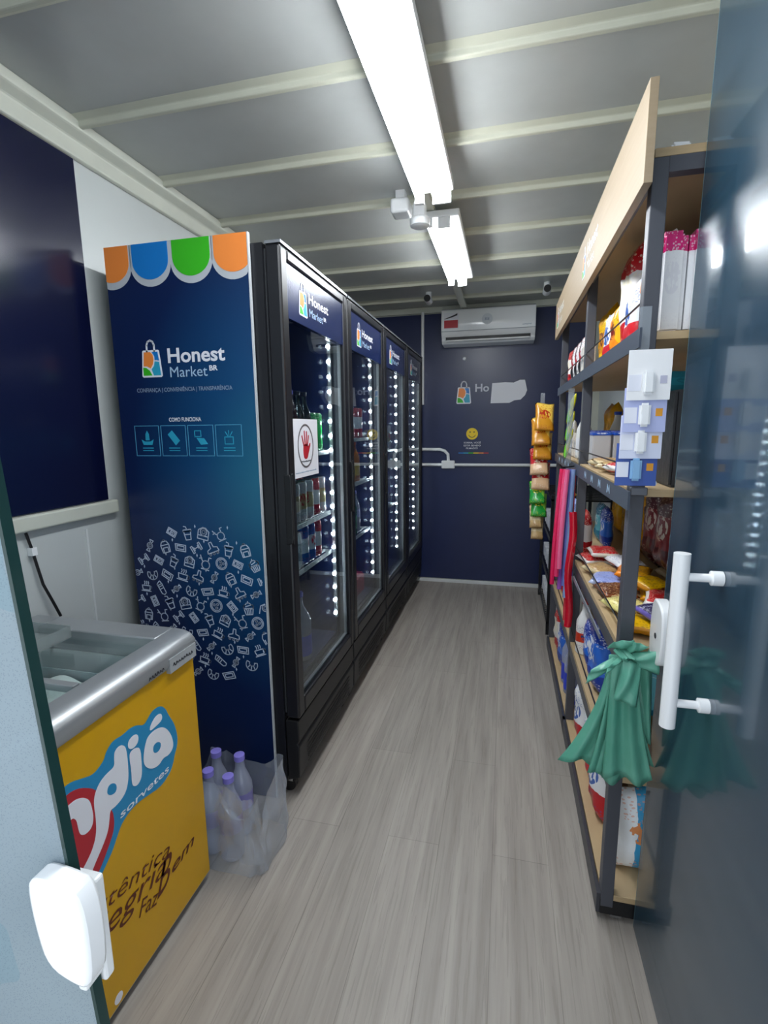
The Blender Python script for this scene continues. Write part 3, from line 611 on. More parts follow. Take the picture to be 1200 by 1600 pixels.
lk = MB(); lk.prism(smooth_poly([(-.431, .980), (-.40, .978), (-.372, .972), (-.372, .868), (-.392, .866), (-.425, .880), (-.433, .92), (-.436, .965)], 2), lambda u, v, h: (u, YD-.025+h, v), .024)
lo = obj('lock_case', lk, WHITEG, dl, True, bevel=.004)
obj('strike_edge', bx(-.432, -.394, YD+.0115, YD+.024, .825, .948).box(-.405, -.394, YD-.012, YD+.0115, .842, .935), WHITEP, dl, bevel=.003)
obj('latch_hole', bx(-.394, -.3932, YD-.004, YD+.006, .872, .894), GASK, lo)
# right leaf
LX = lambda z: .387+.0068*z
def leaned(x0, x1, y0, y1, z0, z1):
    m = bx(x0, x1, y0, y1, z0, z1); m.v = [(p[0]+LX(p[2])-.388, p[1], p[2]) for p in m.v]; return m
dr = struct('door_2', leaned(.388, .397, .42, 1.307, .01, 2.34), RF)
obj('glass_edge', leaned(.3878, .3972, 1.307, 1.309, .01, 2.34), M('pale glass edge', '5f7f86', .2), dr)
hb = MB(); hb.tube([(.325, 1.0, .815), (.325, 1.0, 1.165)], .0145, 20)
h_ = obj('door_handle', hb, WHITEG, dr, True)
for z in (.865, 1.12): obj('standoff', MB().lathe([(.008, .335), (.008, .374), (.014, .376), (.014, .394)], (0, 1.0, z), 16, 'X'), WHITEG, h_, True)
hb = MB(); hb.tube([(.455, 1.0, .815), (.455, 1.0, 1.165)], .0145, 20)
h_ = obj('door_handle', hb, WHITEG, dr, True)
for z in (.865, 1.12): obj('standoff', MB().lathe([(.014, .3975), (.014, .409), (.008, .411), (.008, .445)], (0, 1.0, z), 16, 'X'), WHITEG, h_, True)
lk = MB(); lk.prism(smooth_poly([(1.30, .985), (1.245, .985), (1.215, .97), (1.205, .93), (1.205, .87), (1.22, .83), (1.30, .82)], 2), lambda u, v, h: (.364+h, u, v), .029)
lo = obj('lock_case', lk, WHITEG, dr, True, bevel=.004); obj('keyhole', MB().lathe([(.007, 0), (.007, .002)], (.3625, 1.25, .9), 12, 'X'), GASK, lo)
#INSERT2
# ------------------------------------------------------------------ shelving on the right
SY0, SY1, SY2 = 1.32, 2.20, 3.12
un = thing('shelving_unit', 'tall graphite metal shelving unit with oak boards along the right wall', 'shelves', (.49, 2.23, 0))
for y in (SY0, SY1, SY2):
    obj('post', bx(.30, .334, y, y+.034, .045, 1.984), GREYP, un, bevel=.002)
    obj('post', bx(.662, .696, y, y+.034, .045, 1.984), GREYP, un, bevel=.002)
LV = (2.003, 1.615, 1.245, .835, .46, .085)
for z in LV: obj('board', bx(.303, .694, SY0+.002, SY2+.032, z-.018, z), WOOD, un, bevel=.001)
for z in (1.984,):
    obj('rail', bx(.334, .662, SY0+.001, SY0+.03, z-.032, z), GREYP, un)
obj('rail', bx(.30, .69, SY0+.0005, SY0+.034, .022, .067), BLKP, un)
for a, b_ in ((SY0+.034, SY1), (SY1+.034, SY2)):
    obj('rail', bx(.302, .318, a, b_, 1.952, 1.984), GREYP, un)
    obj('rail', bx(.290, .3005, a-.03, b_+.03, .02, .082), M('dark base rail', '3a3b42', .4), un)
    for z in (.835, .46): obj('rail', bx(.302, .316, a, b_, z-.06, z-.019), GREYP, un)
for y0, y1 in ((1.262, 2.20), (2.205, 3.10)):
    for z, hh in ((1.615, .042), (1.245, .044)):
        f_ = obj('fascia', bx(.284, .289, y0, y1, z-hh, z+.001), FASC, un)
    pr = MB(); tf = lambda u, v, h: (.284-h, u, v)
    for k in range(4):   # worn white pictograms
        yy = y0+(y1-y0)*(.25+.15*k); pr.stroke([(yy-.02, 1.215), (yy-.012, 1.235), (yy, 1.218), (yy+.012, 1.236), (yy+.02, 1.214)], .004, tf, .0006)
    obj('pictogram_print', pr, PALE, f_)
pr = obj('price_rail', bx(.286, .290, 1.50, 2.10, .775, .79), M('grey price rail', '7b808a', .3), un)
for y in (SY0+.02, SY2+.01):
    cs = obj('caster', MB().cyl((.345, y-.01, .024), .022, .024, 'Y', 16), CHROME, un, True); obj('stem', bx(.338, .352, y-.002, y+.012, .038, .046), CHROME, cs)
for z in (1.685, 1.30, .895, .52):
    for a, b_ in ((SY0+.034, SY1), (SY1+.034, SY2)): obj('guard_wire', MB().tube([(.302, a, z), (.302, b_, z)], .0025, 6), BLK, un, True)
hd = thing('wood_header', 'long beige wooden header board fixed along the top front of the shelves', 'sign board', (.277, 2.24, 1.905))
obj('board', bx(.268, .286, 1.252, 3.24, 1.907, 2.106), HEADW, hd, bevel=.001)
th_ = lambda u, v, h: (.268-h, u, v)
FADE = M('faded print on wood', 'd9dcd8', .4)
for y0 in (1.72, 2.70):
    text('lettering', 'Honest', FADE, hd, (.268, y0+.33, 2.005), (0, -.22, 0), (0, 0, .05), wid=1, bold=.02); text('lettering', 'Market', FADE, hd, (.268, y0+.32, 1.955), (0, -.15, 0), (0, 0, .035), wid=1)
    bag_logo(hd, y0+.36, 1.95, .11, lambda u, v, h, y0=y0: (.268-h, 2*(y0+.395)-u, v))
# ---- product prototypes
PR = {}
def proto(key, parts): PR[key] = parts
def place(key, loc, rz, label, cat, group=None, rx=0, ry=0, name=None):
    parts = PR[key]; nm = name or parts[0]
    if len(parts[1]) == 1:
        o = bpy.data.objects.new(nm, parts[1][0][1]); COL.objects.link(o)
    else:
        o = bpy.data.objects.new(nm, None); o.empty_display_size = .03; COL.objects.link(o)
        for pn_, me in parts[1]: c = bpy.data.objects.new(pn_, me); COL.objects.link(c); c.parent = o
    o.location = loc; o.rotation_euler = (rx, ry, rz); return tag(o, label, cat, group)
def pouch(w, h, t, seed, flat=False, gus=.0):
    rnd = random.Random(seed); ph = [rnd.uniform(0, 6.28) for _ in range(6)]
    mb = MB(); N = 10; Mv = 14
    for sgn in (-1, 1):
        def fn(u, v, sgn=sgn):
            U, V = 2*u-1, 2*v-1
            env = (max(0, 1-abs(U)**3.2))**.6*(max(0, 1-abs(V)**5))**.7
            cr = .10*sin(5*U+ph[0]+3*V)+.07*sin(9*V+ph[1])+.05*sin(13*U+ph[2]-6*V)
            d = sgn*t/2*env*(1+cr)
            ww = w*(1-.07*(1-V*V)+.012*sin(17*V+ph[3])); x = U*ww/2; z = h*v+.006*sin(3*U+ph[4])*v*(h*4)
            if flat: return (x, h*(v-.5), t*.63+d)
            return (x, d, z)
        mb.grid(fn, N, Mv)
    return mb
def mk_pouch(key, name, w, h, t, mat, seed=1, flat=False):
    mb = pouch(w, h, t, seed, flat); me = mb.mesh(name, mat, True)
    bm = bmesh.new(); bm.from_mesh(me); bmesh.ops.remove_doubles(bm, verts=bm.verts, dist=.0004); bmesh.ops.recalc_face_normals(bm, faces=bm.faces); bm.to_mesh(me); bm.free(); me.shade_smooth()
    proto(key, (name, [(name, me)]))
def bevbox(w, d, h, b=.004, z0=0):
    bm = bmesh.new(); bmesh.ops.create_cube(bm, size=1)
    for v in bm.verts: v.co = Vector((v.co.x*w, v.co.y*d, (v.co.z+.5)*h+z0))
    bmesh.ops.bevel(bm, geom=bm.edges[:], offset=b, segments=2, affect='EDGES'); return bm
def bm_mesh(bm, name, mat, smooth=False):
    me = bpy.data.meshes.new(name); bm.to_mesh(me); bm.free(); me.materials.append(mat)
    if smooth: me.shade_smooth()
    return me
def mk_box(key, name, w, d, h, mat, b=.003, lid=None):
    ps = [('carton', bm_mesh(bevbox(w, d, h, b), 'carton', mat))]
    if lid: ps.append(('lid', bm_mesh(bevbox(w*1.03, d*1.03, h*.16, b, h*.92), 'lid', lid)))
    proto(key, (name, ps))
def mk_can(key, name, mat, r=.033, h=.168):
    body = MB().lathe([(r*.8, 0), (r, .008), (r, h-.012), (r*.86, h-.003)], n=16).mesh('body', mat, True)
    lid = MB().lathe([(r*.87, h-.004), (r*.84, h), (r*.3, h-.001)], n=16).mesh('lid', CHROME, True)
    proto(key, (name, [('body', body), ('lid', lid)]))
def mk_bottle(key, name, gm, cap, lab, r=.031, h=.25, neck=.012, sh=.62, liq=None, lab0=.15, lab1=.45):
    body = MB().lathe([(r*.85, 0), (r, .006), (r, h*sh), (r*.75, h*(sh+.1)), (neck*1.2, h*(sh+.2)), (neck, h*.93), (neck*1.1, h*.94)], n=16).mesh('body', gm, True)
    c = MB().lathe([(neck*1.25, h*.935), (neck*1.25, h), (neck*.8, h*1.005)], n=14).mesh('cap', cap, True)
    l = MB().lathe([(r*1.01, h*lab0), (r*1.012, h*lab1)], n=16, cap=False).mesh('paper_label', lab, True)
    proto(key, (name, [('body', body), ('cap', c), ('paper_label', l)]))
# colours of goods
pm = {
 'redwhite': PM('red white packet', 'c01a22', 'e9e4e0', 'f3e9d0'), 'whitered': PM('white red packet', 'e9e9ec', 'c8202a', '3a62b0', 'low'),
 'bluewhite': PM('blue white packet', 'eef1f4', '3a9ccc', 'e0905a', 'stripe'), 'yellow': PM('yellow packet', 'e8b400', 'c98400', '6a2c10'),
 'orange': PM('orange packet', 'f08a10', 'f6b31a', '7a1c10', 'diag'), 'gold': PM('gold snack bag', 'c98a22', 'e8c050', 'b03018', 'diag', .2),
 'redgold': PM('red gold snack bag', 'b81a22', 'e0b890', 'f0e0c8', 'low', .2), 'green': PM('green snack bag', '1f9a3a', '8ad04a', 'e8e040', 'diag', .2),
 'lime': PM('lime snack bag', '6ac81e', 'e8e020', '2a8a20', 'diag', .2), 'tan': PM('tan packet', 'b89a6a', 'd8c49a', '8a3a1a'),
 'maroon': PM('maroon packet', '4a1216', '7a1a1e', 'c8b8a8'), 'purple': PM('purple navy packet', '2a2450', '6a5ab0', 'd0d0e8', 'band'),
 'paleyellow': PM('pale yellow packet', 'e8dc8a', 'f0e8b0', '8a5a20', 'low'), 'blue': PM('blue packet', '16389a', '2a6ad0', 'e8e8f0'),
 'teal': PM('teal packet', '1a7a9a', '6ac0d0', 'e8f0f0'), 'white': PM('white packet', 'eceef2', 'e0e2ea', 'b8c0d0'),
 'pinktop': PM('white pack pink top', 'f2f3f6', 'd81a78', 'eaeaf0', 'top'), 'brown': PM('brown packet', '5a2a14', '8a4a20', 'e8c890'),
 'blackwhite': PM('black white packet', 'e0e0e2', '141418', 'b02028', 'stripe'), 'yellowbag': PM('plain yellow bag', 'e0a000', 'e8b010', 'c89000'),
 'amber': PM('cream carton', 'e8e2d8', 'd8d4cc', '9aa0a8'), 'lav': PM('lavender packet', '9aa8e0', 'c8d0f0', '4a58b0')}
k = 0
for c_key in pm:
    k += 1
    mk_pouch('s_'+c_key, 'snack_packet', .13, .19, .05, pm[c_key], k); mk_pouch('l_'+c_key, 'flat_packet', .115, .132, .034, pm[c_key], k+40, True)
    mk_pouch('b_'+c_key, 'large_bag', .18, .27, .085, pm[c_key], k+80)
mk_pouch('chip_gold', 'chip_bag', .112, .18, .027, pm['gold'], 7); mk_pouch('chip_red', 'chip_bag', .110, .18, .036, pm['redgold'], 8)
mk_pouch('chip_green', 'chip_bag', .095, .15, .026, pm['green'], 9); mk_pouch('chip_tan', 'chip_bag', .075, .15, .028, pm['tan'], 10)
mk_pouch('chip_lime', 'chip_bag', .085, .13, .018, pm['lime'], 12)
mk_box('tallwhite', 'tall_pack', .062, .09, .235, pm['pinktop'], .012)
mk_box('bluelid', 'lidded_box', .066, .075, .125, M('clear grey tub', 'c6c4c6', .3), .004, PM('blue printed lid', '16389a', '1f58c0', 'e8eef8'))
mk_box('creambox', 'carton_box', .07, .05, .12, pm['amber']); mk_box('tealbox', 'carton_box', .11, .09, .05, PM('teal carton', '1a6a78', '1f7c8a', '1a6a78'))
mk_box('blackbox', 'carton_box', .15, .22, .24, M('matt black wrap', '15161a', .5, bump=.5), .006); mk_box('whitebox', 'carton_box', .09, .08, .10, pm['white'])
mk_box('smallwhite', 'soap_box', .045, .10, .018, WHITEG, .006)
AMB = clear('amber bottle glass', 'a04a10', .1, .03, .25, '5a2408'); DKG = clear('dark green bottle glass', '1f5a2a', .12, .03, .35, '0c2a14'); GRG = clear('green bottle plastic', '2aa04a', .1, .05, .5, '1a8a3a')
CLR = clear('clear water bottle plastic', 'e8eefa', .12, .06, .32, 'd8ddf0')
mk_bottle('beer_amber', 'beer_bottle', AMB, M('violet cap', '4a4ab0', .3), PM('amber label', 'c88018', 'e0a030', 'f0e0c0'), h=.25)
mk_bottle('beer_green', 'beer_bottle', DKG, M('dark cap', '20242a', .3), M('green label', '1a5a30', .4), h=.25)
mk_bottle('water_big', 'water_bottle', CLR, M('blue cap', '1a3ac0', .4), M('blue wrap label', '1f3cc8', .4), .05, .30, .016, .6, None, .08, .38)
mk_bottle('water_small', 'water_bottle', CLR, M('lilac cap', '8a80d8', .4), M('lilac label', '8c86c0', .4), .034, .235, .013, .62, None, .35, .55)
mk_bottle('white_clean', 'cleaner_bottle', M('white bottle plastic', 'e6e6e4', .3), M('red cap', 'b8281e', .4), PM('cleaner label', 'e8e4e0', 'c83a22', '20407a'), .036, .23, .014, .6, None, .1, .55)
mk_bottle('white_blue', 'cleaner_bottle', M('white bottle plastic', 'e6e6e4', .3), M('blue lid', '1f48b8', .4), M('white paper', 'e8e8ee', .5), .034, .22, .014, .62)
mk_bottle('orange_soda', 'soda_bottle', clear('orange drink', 'f0a030', .1, .05, .7, 'e08a10'), M('orange cap', 'e07010', .4), M('yellow label', 'e8c040', .4), .033, .22)
mk_bottle('green_soda', 'soda_bottle', GRG, M('green cap', '1a8040', .4), M('green paper', '2a9a50', .4), .035, .25)
mk_bottle('oil', 'oil_bottle', clear('amber oil', 'c88a10', .1, .05, .75, '8a5a08'), M('yellow cap', 'c89a10', .4), M('brown label', '6a4a10', .4), .038, .24, .014)
mk_can('can_silver', 'drink_can', PM('silver gold can', 'c4c8cc', 'b8a878', 'b83028', 'band', .2)); mk_can('can_red', 'drink_can', PM('red can', 'b81c24', 'd8d8dc', 'e8e8e8', 'band', .2))
mk_can('can_blue', 'drink_can', PM('blue can', '1f5aa8', 'c8d0d8', 'c02030', 'band', .2)); mk_can('can_green', 'drink_can', PM('green can', '1a8a3c', '20a048', 'e0e8e0', 'band', .2))
mk_can('can_steel', 'drink_can', PM('grey steel can', 'aeb6bc', 'a0a8b0', 'ccd2d6', 'band', .25), h=.155)
W90 = -pi/2; TOP = 'top shelf'
# top shelf z 1.615
z = 1.6155
for i in range(5): place('tallwhite', (.372+i*.0655, 1.42, z), 0, 'tall white pack with a pink top standing in the end row of the top shelf', 'pack', 'tall white packs with pink tops')
for i in range(3): place('tallwhite', (.52+i*.0655, 1.52, z), 0, 'tall white pack with a pink top standing in the end row of the top shelf', 'pack', 'tall white packs with pink tops')
place('b_redwhite', (.53, 1.66, z+.0), 0, 'big red bag with pale emblem behind the tall white packs, top shelf', 'bag').scale = (1.3, .8, 1.12)
place('b_redwhite', (.60, 1.79, z+.0), .1, 'big red bag deeper in behind the tall white packs, top shelf', 'bag')
place('b_redwhite', (.40, 1.81, z), W90+.1, 'large puffy red and white bag leaning at the front of the top shelf', 'bag').scale = (.95, 1.1, 1.27)
place('b_bluewhite', (.40, 1.565, z), W90, 'large white bag with a blue corner beside the near post, top shelf', 'bag')
place('s_whitered', (.36, 1.66, z), W90, 'white packet with red foot behind the guard wire, nearest the post on the top shelf', 'packet')
place('s_orange', (.37, 1.92, z), W90, 'small orange and yellow packet, third from the near post on the top shelf', 'packet')
place('s_whitered', (.37, 2.035, z), W90+.1, 'white and red packet next to the middle post on the top shelf', 'packet')
place('s_yellow', (.37, 2.15, z), W90, 'yellow packet against the middle post on the top shelf', 'packet')
place('s_tan', (.44, 2.14, z), W90, 'tan packet behind the yellow packet by the middle post, top shelf', 'packet')
place('b_paleyellow', (.48, 1.95, z), W90+.3, 'tied clear and yellow bag with blue marks in the middle of the top shelf', 'bag').scale = (.8, .9, 1.15)
place('b_maroon', (.60, 2.05, z), W90, 'dark red bag at the back of the top shelf beside the tied yellow bag', 'bag')
place('b_yellowbag', (.42, 2.36, z), W90, 'tall yellow bag with a pale top just past the middle post, top shelf', 'bag')
place('creambox', (.335, 2.36, z), W90, 'cream carton in front of the tall yellow bag, top shelf', 'carton')
for i, y in enumerate((2.52, 2.66, 2.80)): place('s_blackwhite', (.345, y, z), W90, 'white packet with black stripes in the far bay of the top shelf', 'packet', 'black striped white packets')
place('s_redwhite', (.345, 2.95, z), W90, 'red and white packet at the far end of the top shelf', 'packet')
place('smallwhite', (.355, 1.39, LV[0]), .15, 'small white object lying on top of the shelving unit', 'box')
# second shelf z 1.245
z = 1.2455
for i in range(4): place('bluelid', (.355+.074*i, 2.08, z), 0, 'clear tub with a blue printed lid in the row on the second shelf', 'tub', 'blue lidded tubs in a row')
for i in range(4): place('bluelid', (.362+.074*i, 2.40, z), 0, 'clear tub with a blue printed lid in the row on the second shelf', 'tub', 'blue lidded tubs in a row')
place('l_tan', (.37, 1.96, z), .3, 'tan flat packet at the second shelf front, next to the middle post', 'packet'); place('l_tan', (.37, 1.83, z), -.4, 'tan flat packet at the second shelf front, next to the pink one', 'packet')
place('l_redwhite', (.375, 1.70, z), .2, 'red and pink flat packet lying at the front of the second shelf', 'packet')
place('blackbox', (.475, 1.48, z), .0, 'large black wrapped box on the second shelf behind the hanging blister cards', 'box')
place('tealbox', (.44, 1.50, z+.2405), .25, 'teal box lying on top of the black box, second shelf', 'box')
place('white_blue', (.36, 2.54, z), 0, 'white bottle beyond the middle post on the second shelf', 'bottle'); place('creambox', (.36, 2.66, z), W90, 'cream carton next to the white bottle on the second shelf', 'carton')
place('creambox', (.36, 2.76, z), W90, 'cream carton second from the white bottle, second shelf', 'carton'); place('s_amber', (.35, 2.90, z), W90, 'cream packet near the far end of the second shelf', 'packet')
place('b_yellowbag', (.56, 2.92, z), W90, 'yellow bag standing against the wall at the far end of the second shelf', 'bag')
place('white_blue', (.52, 2.62, z), 0, 'white bottle at the back of the second shelf in front of the yellow bag', 'bottle')
# third shelf z .835
z = .8355
P3 = [('red', .345, 2.14, 'redwhite', .2, 'red and white flat packet lying next to the middle post, third shelf'), ('', .46, 2.12, 'redwhite', -.2, 'red and white flat packet in the middle depth beside the middle post, third shelf'),
 ('', .35, 1.98, 'tan', .5, 'tan flat packet between red and purple packets, third shelf front'), ('', .45, 1.97, 'purple', .1, 'dark purple flat packet behind the tan one, third shelf'),
 ('', .345, 1.85, 'lav', -.3, 'lavender blue flat packet on the third shelf front edge'), ('', .46, 1.83, 'orange', .2, 'orange flat packet behind the lavender one, third shelf'),
 ('', .345, 1.72, 'brown', .1, 'brown flat packet on the third shelf front edge'), ('', .47, 1.70, 'yellow', -.2, 'yellow flat packet beside the brown one, third shelf'),
 ('', .35, 1.575, 'paleyellow', .35, 'pale yellow flat packet at the front of the third shelf'), ('', .46, 1.56, 'redwhite', .6, 'red flat packet with pale emblem near the end of the third shelf'),
 ('', .365, 1.425, 'yellow', 1.2, 'yellow flat packet beside the near post, third shelf'), ('', .50, 1.42, 'orange', .2, 'orange flat packet at the open end of the third shelf'),
 ('', .60, 1.50, 'redwhite', .1, 'red flat packet towards the wall at the open end of the third shelf'), ('', .60, 1.66, 'maroon', .0, 'maroon flat packet towards the wall, third shelf'),
 ('', .60, 1.81, 'orange', .2, 'orange flat packet against the wall side, third shelf'), ('', .60, 1.96, 'tan', .1, 'tan flat packet against the wall side, third shelf')]
for _, x, y, c_, r_, lab in P3: place('l_'+c_, (x+.025, y, z), r_, lab, 'packet')
place('l_purple', (.43, 1.42, z+.036), .3, 'purple flat packet lying on the yellow and orange ones, third shelf end', 'packet')
place('l_redwhite', (.47, 1.545, z+.036), -.3, 'red packet lying on another red one near the third shelf end', 'packet')
place('l_yellow', (.47, 1.70, z+.036), .4, 'yellow packet lying uppermost of two in the middle of the third shelf', 'packet')
place('l_orange', (.45, 1.84, z+.036), -.3, 'orange packet lying uppermost of two in the middle of the third shelf', 'packet')
place('l_redwhite', (.40, 2.12, z+.036), .0, 'red and white packet lying on two others next to the middle post, third shelf', 'packet')
place('l_whitered', (.45, 1.97, z+.037), .2, 'white and red packet lying on the dark purple one, third shelf', 'packet')
for i, y in enumerate((1.60, 1.76, 1.92, 2.08)): place('s_maroon', (.64, y+.0, z+.036), W90, 'dark maroon packet standing against the wall at the back of the third shelf', 'packet', 'maroon packets along the back')
for i, (x, y, c_, lab) in enumerate(((.36, 2.34, 'redwhite', 'red packet standing just past the middle post, third shelf'), (.47, 2.46, 'blue', 'dark blue standing packet past the middle post, third shelf'), (.47, 2.60, 'teal', 'teal standing packet past the middle post, third shelf'),
   (.36, 2.74, 'lav', 'lavender packet in the far bay of the third shelf'), (.36, 2.90, 'redwhite', 'red packet near the far end of the third shelf'))): place('s_'+c_, (x, y, z), W90, lab, 'packet')
for i, (y, lab) in enumerate(((2.40, 'plain yellow bag at the back of the third shelf, just past the middle post'), (2.64, 'plain yellow bag at the back of the third shelf, mid far bay'), (2.88, 'plain yellow bag at the back of the third shelf, at the far end'))): place('b_yellowbag', (.62, y, z), W90, lab, 'bag')
place('b_maroon', (.61, 2.20, z+.001), W90, 'big dark red bag standing at the back of the third shelf behind the middle post', 'bag')
# fourth shelf z .46
z = .4605
place('white_clean', (.345, 2.10, z), 0, 'white cleaning bottle with red label at the front of the fourth shelf', 'bottle'); place('s_blue', (.35, 1.98, z), W90, 'dark blue packet beside the white cleaning bottle, fourth shelf', 'packet')
place('s_redwhite', (.42, 2.00, z), W90, 'red packet behind the dark blue one, fourth shelf', 'packet'); place('b_blue', (.36, 1.80, z), W90, 'bright blue bag on the fourth shelf, half hidden by green carrier bags', 'bag')
place('b_teal', (.48, 1.62, z), W90, 'teal bag in the middle of the fourth shelf behind the green carrier bags', 'bag')
for y, lab in ((2.34, 'white bottle with blue lid just past the middle post, fourth shelf'), (2.44, 'white bottle with blue lid second past the middle post, fourth shelf'), (2.54, 'white bottle with blue lid third past the middle post, fourth shelf')): place('white_blue', (.35, y, z), 0, lab, 'bottle')
place('s_tan', (.35, 2.70, z), W90, 'tan packet past the white bottles, fourth shelf', 'packet'); place('s_redwhite', (.35, 2.88, z), W90, 'red packet near the far end of the fourth shelf', 'packet')
place('oil', (.36, 1.42, z+.0385), 0, 'amber oil bottle lying at the open end of the fourth shelf', 'bottle', rx=0, ry=pi/2)
place('oil', (.36, 1.51, z+.0385), 0, 'amber oil bottle lying second from the open end of the fourth shelf', 'bottle', rx=0, ry=pi/2)
# bottom shelf z .085
z = .0855
place('b_whitered', (.36, 1.66, z), W90+.05, 'white sack with red foot at the front of the bottom shelf, nearest the end', 'sack'); place('b_whitered', (.37, 1.86, z), W90-.1, 'white sack with red foot second from the end of the bottom shelf', 'sack')
place('b_whitered', (.36, 2.05, z), W90, 'white sack with red foot against the middle post, bottom shelf', 'sack')
place('b_bluewhite', (.43, 1.44, z), .1, 'white and blue sack with orange mark standing at the open end of the bottom shelf', 'sack'); place('b_white', (.60, 1.45, z), .05, 'plain white sack towards the wall at the end of the bottom shelf', 'sack')
place('b_tan', (.53, 1.70, z), .1, 'tan bag behind the white and blue sack, bottom shelf', 'bag')
for y, lab in ((2.34, 'clear bottle just past the middle post, bottom shelf'), (2.43, 'clear bottle second past the middle post, bottom shelf'), (2.52, 'clear bottle third past the middle post, bottom shelf')): place('water_big', (.365, y+.02*(y-2.34)*10, z), 0, lab, 'bottle')
place('b_blue', (.36, 2.74, z), W90, 'blue bag in the far bay of the bottom shelf', 'bag'); place('b_redwhite', (.36, 2.95, z), W90, 'red bag at the far end of the bottom shelf', 'bag')
for i, (y, x) in enumerate(((1.62, .52), (1.80, .53), (1.98, .54))): place('b_maroon', (x+.02, y, .9085), W90+.05*i, 'big dark maroon bag standing among the flat packets, third shelf', 'bag', 'big maroon bags on the third shelf')
# ---- chip strips
def strip(x, y, z0, z1, lab):
    o = obj('clip_strip', MB().box(x-.012, x+.012, y, y+.0015, z0, z1), clear('clear strip plastic', 'e0e6ea', .15, .08, .15, 'd8dde4')); tag(o, lab, 'display strip'); return o
strip(.21, 3.215, .74, 1.60, 'long hanging strip holding chip bags at the far end of the shelves')
items = [('chip_gold', 1.385, 'golden chip bag, topmost on the far hanging strip'), ('chip_gold', 1.30, 'golden chip bag, second from the top on the far hanging strip'), ('chip_gold', 1.215, 'golden chip bag, third from the top, just above the red ones'),
 ('chip_red', 1.125, 'red and gold chip bag, upper of two on the far hanging strip'), ('chip_red', 1.035, 'red and gold chip bag, lower of two on the far hanging strip'), ('chip_green', .95, 'green chip bag, upper of two on the far hanging strip'), ('chip_green', .87, 'green chip bag, lower of two on the far hanging strip'),
 ('chip_tan', .80, 'tan snack bag, upper of two at the foot of the far hanging strip'), ('chip_tan', .73, 'tan snack bag, lower of two at the foot of the far hanging strip')]
for i, (k_, z, lab) in enumerate(items): place(k_, (.212+.006*(-1)**i-.002*i, 3.10, z-.01), .06*(-1)**i, lab, 'chip bag', rx=-.46, ry=.05*(-1)**i)
strip(.268, 2.31, 1.24, 1.56, 'short hanging strip with lime green bags at the middle post')
for i, z in enumerate((1.41, 1.335, 1.26)): place('chip_lime', (.262-.003*i, 2.35, z), W90, ('topmost', 'middle', 'lowest')[i]+' lime green and yellow snack bag on the short strip by the middle post', 'snack bag', rx=-.2)
# candy tubes
ct = [('e0205a', .0), ('e83a70', .012), ('9a58b8', .024), ('6a78c8', .036), ('d03a4a', .048), ('f06a9a', .018), ('88a0d0', .042)]
names = ('crimson', 'rose', 'violet', 'periwinkle', 'brick red', 'light pink', 'pale blue')
hk = obj('hook', MB().tube([(.298, 2.235, 1.235), (.25, 2.19, 1.232), (.225, 2.18, 1.232), (.222, 2.18, 1.245)], .003, 6), BLK, smooth=True); tag(hk, 'small black hook at the middle post carrying long candy tubes', 'hook')
for i, (c_, dx) in enumerate(ct):
    x0 = .232+dx; L = (.50, .46, .52, .50, .66, .42, .55)[i]; dy = -.014*(i % 2)-(.02 if i > 4 else 0)
    pts = [(x0-.02*math.sin(k_/6*1.5)*(1-dx*14), 2.185+dy, 1.225-L*k_/6) for k_ in range(7)]
    o = obj('candy_tube', MB().tube(pts, .0095, 8), M('candy '+c_, c_, .15, 0, .12, bump=.4, bscale=30, coat=.5), smooth=True); tag(o, 'long %s candy tube hanging at the middle post' % names[i], 'candy')
rb = MB().grid(lambda u, v: (.278+.03*(u-.5)+.006*sin(9*v), 2.15+.012*sin(pi*u), 1.05-.50*v), 6, 16); rb.grid(lambda u, v: (.278+.03*(u-.5)+.006*sin(9*v), 2.148-.012*sin(pi*u), 1.05-.50*v), 6, 16)
o = obj('candy_bag', rb, M('candy red', 'c81830', .15, coat=.6, bump=.4), smooth=True); tag(o, 'long narrow red candy bag hanging lowest at the middle post', 'candy')
# ---- blister cards on the near post
strip(.300, 1.288, 1.26, 1.665, 'clear hanging strip with hooks on the near post of the shelves')
BL = [(1.455, .302, 'fbfbfe', 'white blister card with a white razor, topmost on the near post', 0), (1.385, .300, 'bcc4ee', 'lavender blister card, second from the top on the near post', 1), (1.325, .298, 'dfe4fa', 'pale blister card, third from the top on the near post', 1), (1.262, .294, '3c5aa8', 'blue blister card with cyan square, lowest on the near post', 2)]
for i, (z0, xc, c_, lab, typ) in enumerate(BL):
    yy = 1.252-.008*(3-i)*1.0; t = thing('blister_card', lab, 'blister pack', (xc, yy, z0))
    cr = bm_mesh(bevbox(.088, .0015, .108 if i == 0 else .098, .0006), 'card', M('card '+c_, c_, .3)); c = bpy.data.objects.new('card', cr); COL.objects.link(c); c.parent = t
    c2 = bpy.data.objects.new('blister', bm_mesh(bevbox(.024, .014, .052, .005, .012), 'blister', WHITEG if typ < 2 else M('pale cyan blister', '8ab8e0', .15))); COL.objects.link(c2); c2.parent = t; c2.location = (-.002, -.0075, 0)
    q = obj('printed_patch', MB().box(xc-.042, xc-.016, yy-.0016, yy-.0008, z0+.02, z0+.055), M('patch cyan', '58b8e8' if typ else 'eceefa', .3), t)
    q = obj('emblem_patch', MB().box(xc+.022, xc+.036, yy-.0016, yy-.0008, z0+.035, z0+.052), M('patch orange' if typ else 'patch lilac', 'e8a030' if typ else 'c4c4d8', .3), t)
